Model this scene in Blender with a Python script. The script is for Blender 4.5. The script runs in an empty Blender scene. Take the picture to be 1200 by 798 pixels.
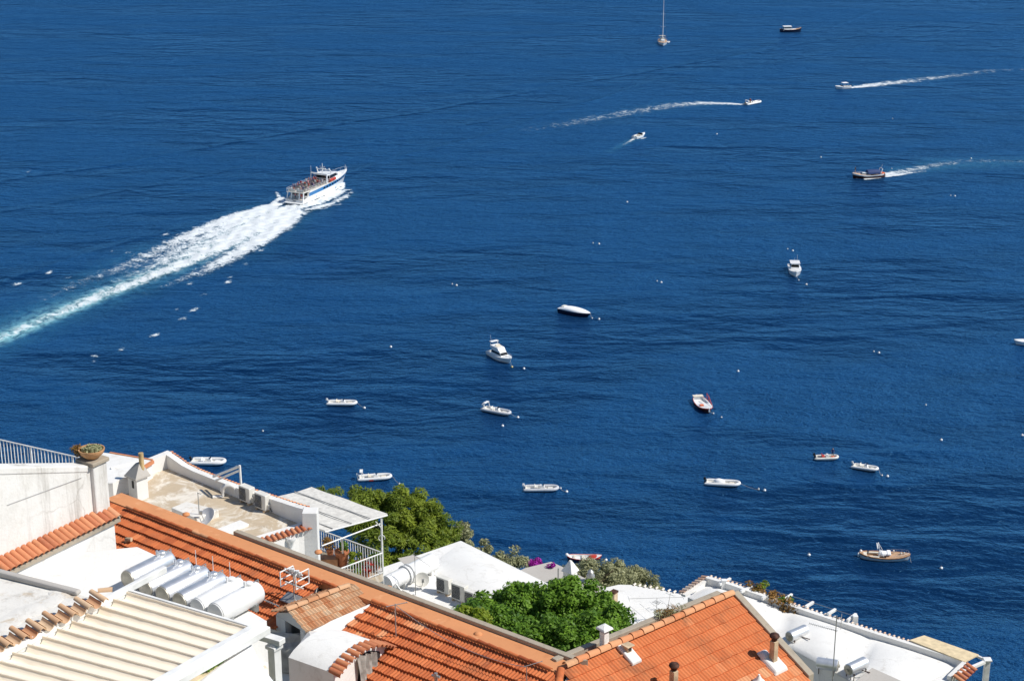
import bpy, math, random
import numpy as np
from mathutils import Vector, Matrix
from mathutils.geometry import tessellate_polygon
random.seed(7)
rng = np.random.default_rng(11)
R = math.radians
scene = bpy.context.scene
col = scene.collection
V = Vector

# ---------------------------------------------------------------- camera model
CAM_Z = 110.0
PITCH = R(18.9)
FPX = 2000.0
CAM = V((0, 0, CAM_Z))
FWD = V((0, math.cos(PITCH), -math.sin(PITCH)))
UP = V((0, math.sin(PITCH), math.cos(PITCH)))

def ray(px, py):
    return FWD + V((1, 0, 0)) * ((px - 600) / FPX) - UP * ((py - 399) / FPX)

def P(px, py, z):
    """layout point: where the survey sight line meets the level z"""
    d = ray(px, py)
    return CAM + d * ((z - CAM_Z) / d.z)

def PY(px, py, y):
    d = ray(px, py)
    return CAM + d * (y / d.y)

def PP(px, py, o, n):
    d = ray(px, py)
    return CAM + d * ((o - CAM).dot(n) / d.dot(n))

UD = V((math.cos(R(38)), -math.sin(R(38)), 0))      # house axis: right, towards the viewer
VD = V((math.sin(R(38)), math.cos(R(38)), 0))       # house axis: away, to the right
ZD = V((0, 0, 1))

def frame(o, x, y=None, z=None):
    x = V(x).normalized()
    if z is None: z = ZD
    z = V(z)
    if y is None: y = z.cross(x)
    y = V(y).normalized(); z = x.cross(y).normalized()
    m = Matrix((x, y, z)).transposed().to_4x4()
    m.translation = V(o)
    return m

# ---------------------------------------------------------------- mesh builder
ORIG = {}
class MB:
    def __init__(self, M=None):
        self.v = []; self.f = []; self.m = []; self.t = []
        self.M = M or Matrix()
    def add(self, p):
        p = self.M @ V(p)
        self.v.append((p.x, p.y, p.z)); return len(self.v) - 1
    def face(self, idx, m=0, t=0.5):
        self.f.append(tuple(idx)); self.m.append(m); self.t.append(t)
    def poly(self, pts, m=0, t=0.5):
        self.face([self.add(p) for p in pts], m, t)
    def box(self, c, s, m=0, t=0.5, M=None, taper=1.0):
        """centre, full size; taper scales the top"""
        hx, hy, hz = s[0] / 2, s[1] / 2, s[2] / 2
        q = []
        for dz in (-1, 1):
            k = taper if dz > 0 else 1.0
            for dx, dy in ((-1, -1), (1, -1), (1, 1), (-1, 1)):
                p = V((dx * hx * k, dy * hy * k, dz * hz))
                if M is not None: p = M @ p
                q.append(self.add(V(c) + p))
        for f in ((3, 2, 1, 0), (4, 5, 6, 7), (0, 1, 5, 4), (1, 2, 6, 5), (2, 3, 7, 6), (3, 0, 4, 7)):
            self.face([q[i] for i in f], m, t)
    def wedge(self, bot, top, m=0, t=0.5):
        """two loops of equal length -> closed solid"""
        n = len(bot)
        b = [self.add(p) for p in bot]; u = [self.add(p) for p in top]
        self.face(b[::-1], m, t); self.face(u, m, t)
        for i in range(n):
            j = (i + 1) % n
            self.face((b[i], b[j], u[j], u[i]), m, t)
    def prism(self, pts, z0, m=0, t=0.5, mtop=None):
        """pts: top loop (3D, counter-clockwise from above); walls go down to z0"""
        n = len(pts)
        a = 0
        for i in range(n):
            p, q = pts[i], pts[(i + 1) % n]
            a += p[0] * q[1] - q[0] * p[1]
        if a < 0: pts = pts[::-1]
        b = [self.add((p[0], p[1], z0)) for p in pts]; u = [self.add(p) for p in pts]
        self.face(b[::-1], m, t); self.face(u, m if mtop is None else mtop, t)
        for i in range(n):
            j = (i + 1) % n
            self.face((b[i], b[j], u[j], u[i]), m, t)
    def tube(self, path, r, n=8, m=0, t=0.5, cap=True, closed=False):
        path = [V(p) for p in path]
        rs = r if isinstance(r, (list, tuple)) else [r] * len(path)
        rings = []
        ref = None
        L = len(path)
        for i, p in enumerate(path):
            if closed:
                d = path[(i + 1) % L] - path[i - 1]
            else:
                d = path[min(i + 1, L - 1)] - path[max(i - 1, 0)]
            if d.length < 1e-9: d = V((0, 0, 1))
            d.normalize()
            if ref is None:
                ref = V((0, 0, 1)) if abs(d.z) < 0.9 else V((1, 0, 0))
            a = ref - d * ref.dot(d)
            if a.length < 1e-6: a = V((1, 0, 0)) - d * d.x
            a.normalize(); b = d.cross(a); ref = a
            rings.append([self.add(p + (a * math.cos(2 * math.pi * k / n) + b * math.sin(2 * math.pi * k / n)) * rs[i]) for k in range(n)])
        for i in range(L if closed else L - 1):
            A, B = rings[i], rings[(i + 1) % L]
            for k in range(n):
                self.face((A[k], A[(k + 1) % n], B[(k + 1) % n], B[k]), m, t)
        if cap and not closed:
            self.face(rings[0][::-1], m, t); self.face(rings[-1], m, t)
    def lathe(self, prof, c=(0, 0, 0), n=14, m=0, t=0.5, axis=None, ms=None):
        """prof: list of (r, h) along the axis"""
        A = frame(c, (1, 0, 0)) if axis is None else frame(c, *axis_frame(axis))
        rings = []
        for r, h in prof:
            if r < 1e-5:
                rings.append([self.add(A @ V((0, 0, h)))])
            else:
                rings.append([self.add(A @ V((r * math.cos(2 * math.pi * k / n), r * math.sin(2 * math.pi * k / n), h))) for k in range(n)])
        for i in range(len(rings) - 1):
            a, b = rings[i], rings[i + 1]
            mm = m if ms is None else ms[i]
            for k in range(n):
                k2 = (k + 1) % n
                if len(a) == 1 and len(b) == 1: continue
                if len(a) == 1: self.face((a[0], b[k2], b[k]), mm, t)
                elif len(b) == 1: self.face((a[k], a[k2], b[0]), mm, t)
                else: self.face((a[k], a[k2], b[k2], b[k]), mm, t)
        if len(rings[0]) > 1: self.face(rings[0][::-1], m if ms is None else ms[0], t)
        if len(rings[-1]) > 1: self.face(rings[-1], m if ms is None else ms[-1], t)
    def ball(self, c, r, n=12, k=8, m=0, t=0.5, sq=(1, 1, 1)):
        S = Matrix.Diagonal((sq[0], sq[1], sq[2], 1))
        keep = self.M
        self.M = keep @ Matrix.Translation(V(c)) @ S
        self.lathe([(r * math.sin(math.pi * i / k), -r * math.cos(math.pi * i / k)) for i in range(k + 1)], n=n, m=m, t=t)
        self.M = keep
    def barrel(self, p0, p1, r0, r1, up=ZD, n=6, m=0, t=0.5, th=0.016, concave=False):
        """half round clay tile from p0 to p1, with wall thickness"""
        p0, p1, up = V(p0), V(p1), V(up)
        d = (p1 - p0).normalized(); s = d.cross(up).normalized(); u = s.cross(d).normalized()
        if concave: u = -u
        rr = []
        for p, r in ((p0, r0), (p1, r1)):
            for q in (r, r - th):
                rr.append([self.add(p + s * (math.cos(math.pi * k / n) * q) + u * (math.sin(math.pi * k / n) * q)) for k in range(n + 1)])
        o0, i0, o1, i1 = rr
        for k in range(n):
            self.face((o0[k], o0[k + 1], o1[k + 1], o1[k]), m, t)
            self.face((i0[k + 1], i0[k], i1[k], i1[k + 1]), m, t)
            self.face((o0[k + 1], o0[k], i0[k], i0[k + 1]), m, t)
            self.face((o1[k], o1[k + 1], i1[k + 1], i1[k]), m, t)
    def build(self, name, mats, parent=None, world=True, smooth=None, bevel=0, segs=2):
        me = bpy.data.meshes.new(name)
        off = V((0, 0, 0))
        if parent is not None and world: off = V(ORIG.get(parent.name, (0, 0, 0)))
        me.from_pydata([(x - off.x, y - off.y, z - off.z) for x, y, z in self.v], [], self.f)
        if not isinstance(mats, (list, tuple)): mats = [mats]
        for mm in mats: me.materials.append(mm)
        me.polygons.foreach_set('material_index', np.array(self.m, dtype=np.int32))
        at = me.attributes.new('tint', 'FLOAT', 'FACE')
        at.data.foreach_set('value', np.array(self.t, dtype=np.float32))
        me.update()
        o = bpy.data.objects.new(name, me)
        col.objects.link(o)
        if smooth is not None:
            me.polygons.foreach_set('use_smooth', np.ones(len(me.polygons), dtype=bool))
            me.set_sharp_from_angle(angle=R(smooth))
        if bevel:
            b = o.modifiers.new('bevel', 'BEVEL'); b.width = bevel; b.segments = segs; b.limit_method = 'ANGLE'; b.angle_limit = R(40)
        if parent is not None:
            o.parent = parent; ORIG[o.name] = ORIG.get(parent.name, (0, 0, 0))
        return o

def axis_frame(ax):
    ax = V(ax).normalized()
    x = V((0, 0, 1)).cross(ax)
    if x.length < 1e-4: x = V((1, 0, 0))
    x.normalize(); y = ax.cross(x)
    return x, y, ax

def tag(o, label=None, cat=None, group=None, kind=None):
    if label: o['label'] = label
    if cat: o['category'] = cat
    if group: o['group'] = group
    if kind: o['kind'] = kind
    return o

ROOTS = []
def thing(name, label, cat, loc=(0, 0, 0), rz=0.0, group=None):
    o = bpy.data.objects.new(name, None); col.objects.link(o)
    o.empty_display_size = 0.3
    o.location = loc; o.rotation_euler = (0, 0, rz)
    ORIG[o.name] = (loc[0], loc[1], loc[2])
    ROOTS.append(o)
    return tag(o, label, cat, group)

def copy_tree(o, parent=None):
    c = o.copy(); col.objects.link(c)
    if parent is not None:
        c.parent = parent
    else:
        ROOTS.append(c)
    for ch in [x for x in o.children]:
        copy_tree(ch, c)
    return c

# ---------------------------------------------------------------- materials
def srgb(r, g, b):
    f = lambda c: (c / 255 / 12.92) if c / 255 <= 0.04045 else ((c / 255 + 0.055) / 1.055) ** 2.4
    return (f(r), f(g), f(b), 1)

class NT:
    def __init__(self, name):
        self.mat = bpy.data.materials.new(name); self.mat.use_nodes = True
        self.t = self.mat.node_tree; self.n = self.t.nodes; self.l = self.t.links
        self.b = self.n.get('Principled BSDF'); self.out = self.n.get('Material Output')
    def node(self, typ, **kw):
        x = self.n.new(typ)
        for k, v in kw.items():
            if k.startswith('i_'):
                key = k[2:].replace('_', ' ')
                x.inputs[int(key) if key.isdigit() else key].default_value = v
            else: setattr(x, k, v)
        return x
    def link(self, a, b): self.l.new(a, b)
    def coord(self, scale=(1, 1, 1), rot=(0, 0, 0)):
        tc = self.node('ShaderNodeTexCoord')
        mp = self.node('ShaderNodeMapping'); mp.inputs['Scale'].default_value = scale; mp.inputs['Rotation'].default_value = rot
        self.link(tc.outputs['Object'], mp.inputs['Vector'])
        return mp.outputs['Vector']
    def noise(self, vec, scale, detail=4, rough=0.55, dist=0.0):
        x = self.node('ShaderNodeTexNoise', i_Scale=scale, i_Detail=detail, i_Roughness=rough, i_Distortion=dist)
        self.link(vec, x.inputs['Vector']); return x.outputs['Fac']
    def ramp(self, fac, stops):
        x = self.node('ShaderNodeValToRGB'); e = x.color_ramp.elements
        while len(e) < len(stops): e.new(0.5)
        for i, (p, c) in enumerate(stops):
            e[i].position = p; e[i].color = c if len(c) == 4 else (*c, 1)
        self.link(fac, x.inputs['Fac']); return x.outputs['Color']
    def rampf(self, fac, a, b):
        x = self.node('ShaderNodeMapRange'); x.clamp = True; x.interpolation_type = 'SMOOTHSTEP'
        x.inputs['From Min'].default_value = a; x.inputs['From Max'].default_value = b
        self.link(fac, x.inputs['Value']); return x.outputs['Result']
    def mix(self, fac, a, b, mode='MIX'):
        x = self.node('ShaderNodeMix', data_type='RGBA', blend_type=mode)
        for s, v in ((x.inputs['Factor'], fac), (x.inputs['A'], a), (x.inputs['B'], b)):
            if isinstance(v, (int, float)): s.default_value = v
            elif isinstance(v, tuple): s.default_value = v if len(v) == 4 else (*v, 1)
            else: self.link(v, s)
        return x.outputs['Result']
    def math(self, op, a, b=0.0, c=None):
        x = self.node('ShaderNodeMath', operation=op)
        for i, v in enumerate((a, b) if c is None else (a, b, c)):
            if isinstance(v, (int, float)): x.inputs[i].default_value = v
            else: self.link(v, x.inputs[i])
        return x.outputs[0]
    def bump(self, h, strength=0.3, dist=0.02, normal=None):
        x = self.node('ShaderNodeBump', i_Strength=strength, i_Distance=dist)
        self.link(h, x.inputs['Height'])
        if normal is not None: self.link(normal, x.inputs['Normal'])
        self.link(x.outputs['Normal'], self.b.inputs['Normal'])
        return x.outputs['Normal']
    def base(self, c):
        if isinstance(c, tuple): self.b.inputs['Base Color'].default_value = c if len(c) == 4 else (*c, 1)
        else: self.link(c, self.b.inputs['Base Color'])
    def set(self, **kw):
        for k, v in kw.items(): self.b.inputs[k.replace('_', ' ')].default_value = v

def plain(name, c, rough=0.5, metal=0.0, var=0.08, scale=3.0, spec=0.4):
    m = NT(name); vec = m.coord()
    f = m.noise(vec, scale, 3)
    dark = tuple(max(0, x * (1 - var * 2)) for x in c[:3]); lite = tuple(min(1, x * (1 + var)) for x in c[:3])
    m.base(m.ramp(f, [(0.3, dark), (0.7, lite)]))
    m.set(Roughness=rough, Metallic=metal); m.b.inputs['Specular IOR Level'].default_value = spec
    return m.mat

def plaster(name, c, stain, amt=0.5, thr=0.55, scale=0.6, vert=0.25, rough=0.9, patch=None, patch_thr=0.6, bump=0.25, soft=0.09):
    """rough lime plaster: blotches, streaks of grime and hairline roughness"""
    m = NT(name)
    big = m.noise(m.coord(), scale, 6, 0.65)
    streak = m.noise(m.coord((1.6, 1.6, vert)), 1.5, 6, 0.7)
    fine = m.noise(m.coord(), 14, 4, 0.6)
    k = m.math('MULTIPLY', m.rampf(streak, thr, thr + 0.28), amt)
    cc = m.mix(m.rampf(big, 0.35, 0.7), tuple(x * 0.93 for x in c[:3]), c)
    if patch:
        pm = m.noise(m.coord(), scale * 1.7, 8, 0.72, 0.6)
        cc = m.mix(m.rampf(pm, patch_thr, patch_thr + soft), cc, patch)
    cc = m.mix(k, cc, stain)
    sp = m.math('MULTIPLY', m.rampf(fine, 0.62, 0.75), amt * 0.35)
    cc = m.mix(sp, cc, stain)
    vo = m.node('ShaderNodeTexVoronoi', feature='DISTANCE_TO_EDGE', i_Scale=.42)
    wv = m.node('ShaderNodeVectorMath', operation='ADD'); nz = m.node('ShaderNodeTexNoise', i_Scale=1.3, i_Detail=4); cd_ = m.coord(); m.link(cd_, nz.inputs['Vector']); m.link(cd_, wv.inputs[0]); m.link(nz.outputs['Color'], wv.inputs[1]); m.link(wv.outputs[0], vo.inputs['Vector'])
    crk = m.math('MULTIPLY', m.math('SUBTRACT', 1.0, m.rampf(vo.outputs['Distance'], .004, .016)), m.math('MULTIPLY', m.rampf(big, .42, .6), .3 * amt + .06))
    cc = m.mix(crk, cc, stain)
    m.base(cc); m.set(Roughness=rough); m.b.inputs['Specular IOR Level'].default_value = 0.2
    m.bump(m.math('ADD', fine, m.math('MULTIPLY', big, 2.0)), bump, 0.03)
    return m.mat

def clay(name, stops, dirt=0.35, dirtcol=(0.10, 0.07, 0.05)):
    m = NT(name)
    at = m.node('ShaderNodeAttribute', attribute_name='tint', attribute_type='GEOMETRY')
    cc = m.ramp(at.outputs['Fac'], stops)
    n1 = m.noise(m.coord(), 1.1, 6, 0.7); n2 = m.noise(m.coord(), 22, 4, 0.65)
    cc = m.mix(m.math('MULTIPLY', m.rampf(n1, 0.5, 0.75), dirt), cc, dirtcol)
    cc = m.mix(m.math('MULTIPLY', m.rampf(n2, 0.52, 0.8), 0.35), cc, (0.62, 0.40, 0.26))
    m.base(cc); m.set(Roughness=0.85); m.b.inputs['Specular IOR Level'].default_value = 0.25
    m.bump(n2, 0.35, 0.01)
    return m.mat

def leafmat(name, c0, c1, trans=0.35):
    m = NT(name)
    at = m.node('ShaderNodeAttribute', attribute_name='tint', attribute_type='GEOMETRY')
    cc = m.ramp(at.outputs['Fac'], [(0.0, c0), (1.0, c1)])
    d = m.node('ShaderNodeBsdfPrincipled', i_Roughness=0.55); d.inputs['Specular IOR Level'].default_value = 0.3
    tr = m.node('ShaderNodeBsdfTranslucent'); mx = m.node('ShaderNodeMixShader'); mx.inputs[0].default_value = trans
    m.link(cc, d.inputs['Base Color']); m.link(cc, tr.inputs['Color'])
    m.link(d.outputs[0], mx.inputs[1]); m.link(tr.outputs[0], mx.inputs[2]); m.link(mx.outputs[0], m.out.inputs['Surface'])
    m.n.remove(m.b)
    return m.mat

MT = {}
MT['white'] = plaster('lime_white_wall', (0.80, 0.79, 0.76), (0.40, 0.365, 0.31), 0.5, 0.53)
MT['white_old'] = plaster('weathered_white_wall', (0.78, 0.765, 0.73), (0.27, 0.245, 0.205), 0.85, 0.49, 0.9, 0.18, patch=(0.66, 0.64, 0.595), patch_thr=0.42, soft=0.3)
MT['white_roof'] = plaster('whitewashed_roof', (0.80, 0.79, 0.76), (0.42, 0.39, 0.34), 0.5, 0.52, 0.5, 1.0, patch=(0.68, 0.66, 0.62), patch_thr=0.54, soft=.16)
MT['white_flake'] = plaster('flaking_whitewash', (0.77, 0.745, 0.69), (0.32, 0.29, 0.25), 0.7, 0.50, 1.1, 0.8, patch=(0.58, 0.49, 0.38), patch_thr=0.53, soft=.14)
MT['concrete'] = plaster('sandy_concrete', (0.54, 0.44, 0.315), (0.24, 0.21, 0.17), 0.45, 0.52, 0.6, 1.0, patch=(0.74, 0.69, 0.60), patch_thr=0.46, soft=.16)
MT['grey_roof'] = plaster('pale_grey_roof', (0.50, 0.47, 0.43), (0.33, 0.28, 0.24), 0.4, 0.52, 0.7, 1.0)
MT['coping'] = plaster('stone_coping', (0.40, 0.345, 0.27), (0.19, 0.17, 0.14), 0.6, 0.5, 1.6, 1.0)
MT['membrane'] = plaster('orange_membrane', (0.66, 0.29, 0.13), (0.46, 0.18, 0.08), 0.45, 0.5, 0.9, 1.0, patch=(0.72, 0.36, 0.18), patch_thr=0.57, bump=0.1)
MT['membrane_shaded'] = plaster('shaded_membrane', (0.33, 0.075, 0.035), (0.2, 0.06, 0.03), 0.4, 0.5, 0.9, 1.0, bump=0.1)  # dark red carries the shade of the strip behind the right ridge
MT['tile'] = clay('terracotta_tile', [(0.0, (0.36, 0.085, 0.03)), (0.35, (0.54, 0.148, 0.05)), (0.7, (0.63, 0.195, 0.07)), (1.0, (0.66, 0.36, 0.19))], 0.5, (0.13, 0.075, 0.045))
MT['tile_tan'] = clay('sun_bleached_tile', [(0.0, (0.50, 0.23, 0.11)), (0.5, (0.62, 0.40, 0.24)), (1.0, (0.70, 0.54, 0.37))], 0.3)
MT['tile_pale'] = clay('pale_limed_tile', [(0.0, (0.55, 0.36, 0.26)), (0.5, (0.68, 0.57, 0.47)), (1.0, (0.76, 0.70, 0.62))], 0.3)
MT['tile_old'] = clay('coping_tile', [(0.0, (0.40, 0.12, 0.06)), (0.5, (0.58, 0.23, 0.11)), (1.0, (0.66, 0.38, 0.22))], 0.3)
MT['paint'] = plain('white_paint', (0.82, 0.82, 0.80), 0.4)
MT['gel'] = plain('white_gelcoat', (0.80, 0.80, 0.79), 0.18, spec=0.5, var=0.03)
MT['steel'] = plain('brushed_steel', (0.80, 0.81, 0.825), 0.42, 0.80, 0.05, 6)
MT['steel_dull'] = plain('dull_steel_end', (0.50, 0.47, 0.40), 0.5, 0.6, 0.15, 6)
MT['grey_metal'] = plain('grey_metal', (0.42, 0.42, 0.41), 0.45, 0.6)
MT['rust'] = plain('rusty_iron', (0.10, 0.045, 0.03), 0.8, 0.2, 0.4, 9)
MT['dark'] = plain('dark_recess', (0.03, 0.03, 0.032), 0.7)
MT['grille'] = plain('dark_grille', (0.10, 0.10, 0.10), 0.6)
MT['plastic'] = plain('offwhite_plastic', (0.72, 0.70, 0.64), 0.45)
MT['beige'] = plain('beige_render', (0.58, 0.44, 0.29), 0.85, var=0.2)
MT['pipe_y'] = plain('ochre_pipe', (0.55, 0.40, 0.20), 0.7, var=0.2)
MT['pot'] = plain('clay_pot', (0.52, 0.19, 0.09), 0.8, var=0.2)
MT['bowl'] = plain('ochre_bowl', (0.55, 0.30, 0.14), 0.8, var=0.2)
MT['canvas'] = leafmat('cream_canvas', (0.92, 0.825, 0.68), (0.92, 0.825, 0.68), 0.08)
MT['sail'] = plain('white_shade_cloth', (0.84, 0.84, 0.84), 0.8, var=0.02)
MT['reed'] = plain('pale_reed_mat', (0.68, 0.66, 0.61), 0.85, var=0.1, scale=6)
MT['bamboo'] = plain('yellow_bamboo', (0.74, 0.60, 0.38), 0.8, var=0.1, scale=5)
MT['tarp'] = plain('grey_tarp', (0.40, 0.39, 0.36), 0.7, var=0.2, scale=4)
MT['wood'] = plain('varnished_wood', (0.36, 0.17, 0.08), 0.4, var=0.2, scale=5)
MT['teak'] = plain('pale_teak', (0.52, 0.33, 0.20), 0.6, var=0.15, scale=5)
MT['navy'] = plain('navy_paint', (0.012, 0.018, 0.045), 0.25, var=0.1)
MT['mahog'] = plain('dark_mahogany', (0.06, 0.02, 0.015), 0.3, var=0.2)
MT['blue'] = plain('blue_stripe', (0.03, 0.18, 0.42), 0.3)
MT['red'] = plain('red_paint', (0.50, 0.05, 0.03), 0.4)
MT['orange'] = plain('orange_vinyl', (0.75, 0.16, 0.05), 0.5)
MT['glass'] = plain('dark_glass', (0.012, 0.013, 0.016), 0.08, spec=0.6)
MT['tubew'] = plain('white_hypalon', (0.76, 0.76, 0.75), 0.5, var=0.04)
MT['tubeg'] = plain('pale_grey_hypalon', (0.56, 0.57, 0.59), 0.55, var=0.06)
MT['cush'] = plain('cream_cushion', (0.72, 0.66, 0.55), 0.7)
MT['black'] = plain('black_cowling', (0.02, 0.02, 0.022), 0.3)
MT['blueg'] = plain('blue_cover', (0.03, 0.06, 0.17), 0.7)
MT['antif'] = plain('antifouling', (0.02, 0.03, 0.06), 0.6)
MT['rope'] = plain('rope', (0.50, 0.48, 0.42), 0.9)
MT['slope'] = plaster('scrub_slope', (0.10, 0.11, 0.045), (0.20, 0.17, 0.11), 0.8, 0.5, 0.3, 1.0, patch=(0.05, 0.075, 0.02), patch_thr=0.5)
MT['bark'] = plain('bark', (0.12, 0.09, 0.065), 0.9, var=0.3, scale=6)
MT['leaf_pine'] = leafmat('yellow_green_needles', (0.065, 0.12, 0.010), (0.33, 0.40, 0.044), 0.38)
MT['leaf_dark'] = leafmat('fresh_green_leaves', (0.03, 0.10, 0.010), (0.24, 0.42, 0.04), 0.38)
MT['leaf_lime'] = leafmat('lime_leaves', (0.12, 0.20, 0.01), (0.30, 0.36, 0.03), 0.35)
MT['leaf_olive'] = leafmat('olive_leaves', (0.17, 0.185, 0.085), (0.48, 0.48, 0.27), 0.25)
MT['leaf_dry'] = leafmat('dry_leaves', (0.12, 0.09, 0.03), (0.42, 0.22, 0.06), 0.2)
MT['flower'] = leafmat('magenta_bracts', (0.25, 0.01, 0.22), (0.55, 0.03, 0.50), 0.3)
MT['redflower'] = leafmat('red_petals', (0.30, 0.02, 0.02), (0.55, 0.06, 0.05), 0.2)

# ---------------------------------------------------------------- foliage
def leaves_mesh(name, centres, radii, n_each, size, mat, parent=None, up=0.35, aspect=0.5, squash=0.8, world=True):
    """thousands of small leaf faces in clumps through the crown's volume"""
    cs = np.repeat(np.array(centres, dtype=float), n_each, axis=0)
    rs = np.repeat(np.array(radii, dtype=float), n_each)
    n = len(cs)
    d = rng.normal(size=(n, 3)); d /= np.linalg.norm(d, axis=1)[:, None]
    rad = rs * (0.45 + 0.6 * rng.random(n) ** 0.6)
    pos = cs + d * rad[:, None] * np.array([1, 1, squash])
    nrm = d * 0.7 + rng.normal(size=(n, 3)) * 0.55 + np.array([0, 0, up]); nrm /= np.linalg.norm(nrm, axis=1)[:, None]
    a = np.cross(nrm, rng.normal(size=(n, 3))); a /= np.linalg.norm(a, axis=1)[:, None]
    b = np.cross(nrm, a)
    s = size * (0.6 + 0.8 * rng.random(n))[:, None]
    v = np.empty((n, 4, 3))
    v[:, 0] = pos - a * s; v[:, 1] = pos - b * s * aspect; v[:, 2] = pos + a * s; v[:, 3] = pos + b * s * aspect
    off = np.array(ORIG.get(parent.name, (0, 0, 0))) if (parent is not None and world) else np.zeros(3)
    v = (v - off).reshape(-1, 3)
    me = bpy.data.meshes.new(name)
    me.vertices.add(n * 4); me.vertices.foreach_set('co', v.ravel())
    me.loops.add(n * 4); me.loops.foreach_set('vertex_index', np.arange(n * 4, dtype=np.int32))
    me.polygons.add(n); me.polygons.foreach_set('loop_start', np.arange(0, n * 4, 4, dtype=np.int32))
    me.polygons.foreach_set('loop_total', np.full(n, 4, dtype=np.int32))
    me.materials.append(mat)
    clump = np.repeat(rng.random(len(centres)), n_each)
    at = me.attributes.new('tint', 'FLOAT', 'FACE')
    at.data.foreach_set('value', np.clip(0.5 * clump + 0.5 * rng.random(n), 0, 1).astype(np.float32))
    me.update(calc_edges=True); me.validate()
    o = bpy.data.objects.new(name, me); col.objects.link(o)
    if parent is not None: o.parent = parent
    return o

def crown_clumps(c, size, n, r0, r1, shell=0.75, flat=0.0):
    """clump centres over an uneven crown"""
    out = []; rr = []
    lob = rng.normal(size=(6, 3))
    for i in range(n):
        d = rng.normal(size=3); d /= np.linalg.norm(d)
        if d[2] < -0.5: d[2] *= 0.3
        k = shell + (1 - shell) * rng.random() if rng.random() < 0.8 else rng.random()
        k *= 0.85 + 0.16 * math.sin(3 * d[0] + 2 * d[1] * lob[0, 0] + lob[1, 0] * 3) + 0.1 * rng.random()
        out.append((c[0] + d[0] * size[0] * k, c[1] + d[1] * size[1] * k, c[2] + d[2] * size[2] * k))
        rr.append(r0 + (r1 - r0) * rng.random())
    return out, rr

def tree(name, label, cat, base, top_c, size, n, r, each, leaf, mat, group=None, trunk_r=0.16, up=0.35, aspect=0.5, extra=None):
    base, top_c = V(base), V(top_c)
    t = thing(name, label, cat, base, 0, group)
    mb = MB()
    mid = base.lerp(top_c, 0.5) + V((random.uniform(-.3, .3), random.uniform(-.3, .3), 0))
    fork = top_c - V((0, 0, size[2] * 0.5))
    mb.tube([base, mid, fork], [trunk_r, trunk_r * .75, trunk_r * .55], 8)
    for k in range(7):
        a = 2 * math.pi * k / 7 + random.random()
        e = top_c + V((math.cos(a) * size[0] * .65, math.sin(a) * size[1] * .65, random.uniform(-.2, .5) * size[2]))
        mb.tube([fork, fork.lerp(e, .5) + V((0, 0, .12 * size[2])), e], [trunk_r * .45, trunk_r * .28, .02], 6)
    mb.build('trunk', MT['bark'], t, smooth=60)
    c, rr = crown_clumps(top_c, size, n, r[0], r[1])
    if extra:
        for (q, s2, n2) in extra:
            c2, r2 = crown_clumps(q, s2, n2, r[0], r[1]); c += c2; rr += r2
    leaves_mesh('crown', c, rr, each, leaf, mat, t, up, aspect)
    return t
# ---------------------------------------------------------------- light, sky, camera
SUN_EL, SUN_AZ = R(47), R(-12)           # azimuth from +X, towards the viewer
sd = V((math.cos(SUN_EL) * math.cos(SUN_AZ), math.cos(SUN_EL) * math.sin(SUN_AZ), math.sin(SUN_EL)))
w = bpy.data.worlds.new('World'); scene.world = w; w.use_nodes = True
nt = w.node_tree
sky = nt.nodes.new('ShaderNodeTexSky'); sky.sky_type = 'NISHITA'; sky.sun_disc = False
sky.sun_elevation = SUN_EL; sky.sun_rotation = math.atan2(sd.x, sd.y); sky.altitude = 100
sky.air_density = 1.0; sky.dust_density = 0.0; sky.ozone_density = 3.5
bg = nt.nodes['Background']; bg.inputs['Strength'].default_value = 0.10
nt.links.new(sky.outputs[0], bg.inputs[0])
sl = bpy.data.lights.new('sun', 'SUN'); sl.energy = 4.8; sl.angle = R(0.5); sl.color = (1.0, 0.95, 0.87)
so = bpy.data.objects.new('sun', sl); col.objects.link(so)
so.rotation_euler = sd.to_track_quat('Z', 'Y').to_euler(); so.location = (60, -20, 160)
cd = bpy.data.cameras.new('camera'); co = bpy.data.objects.new('camera', cd); col.objects.link(co)
cd.sensor_width = 36; cd.lens = FPX / 1200 * 36; cd.clip_end = 20000; cd.clip_start = 0.5
co.location = CAM; co.rotation_euler = (R(90) - PITCH, 0, 0)
scene.camera = co
scene.view_settings.view_transform = 'Standard'; scene.view_settings.look = 'None'
scene.view_settings.exposure = 0.03; scene.view_settings.gamma = 1.0
scene.view_settings.use_curve_mapping = False
scene.cycles.use_denoising = True
scene.cycles.max_bounces = 8; scene.cycles.transparent_max_bounces = 24

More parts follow.
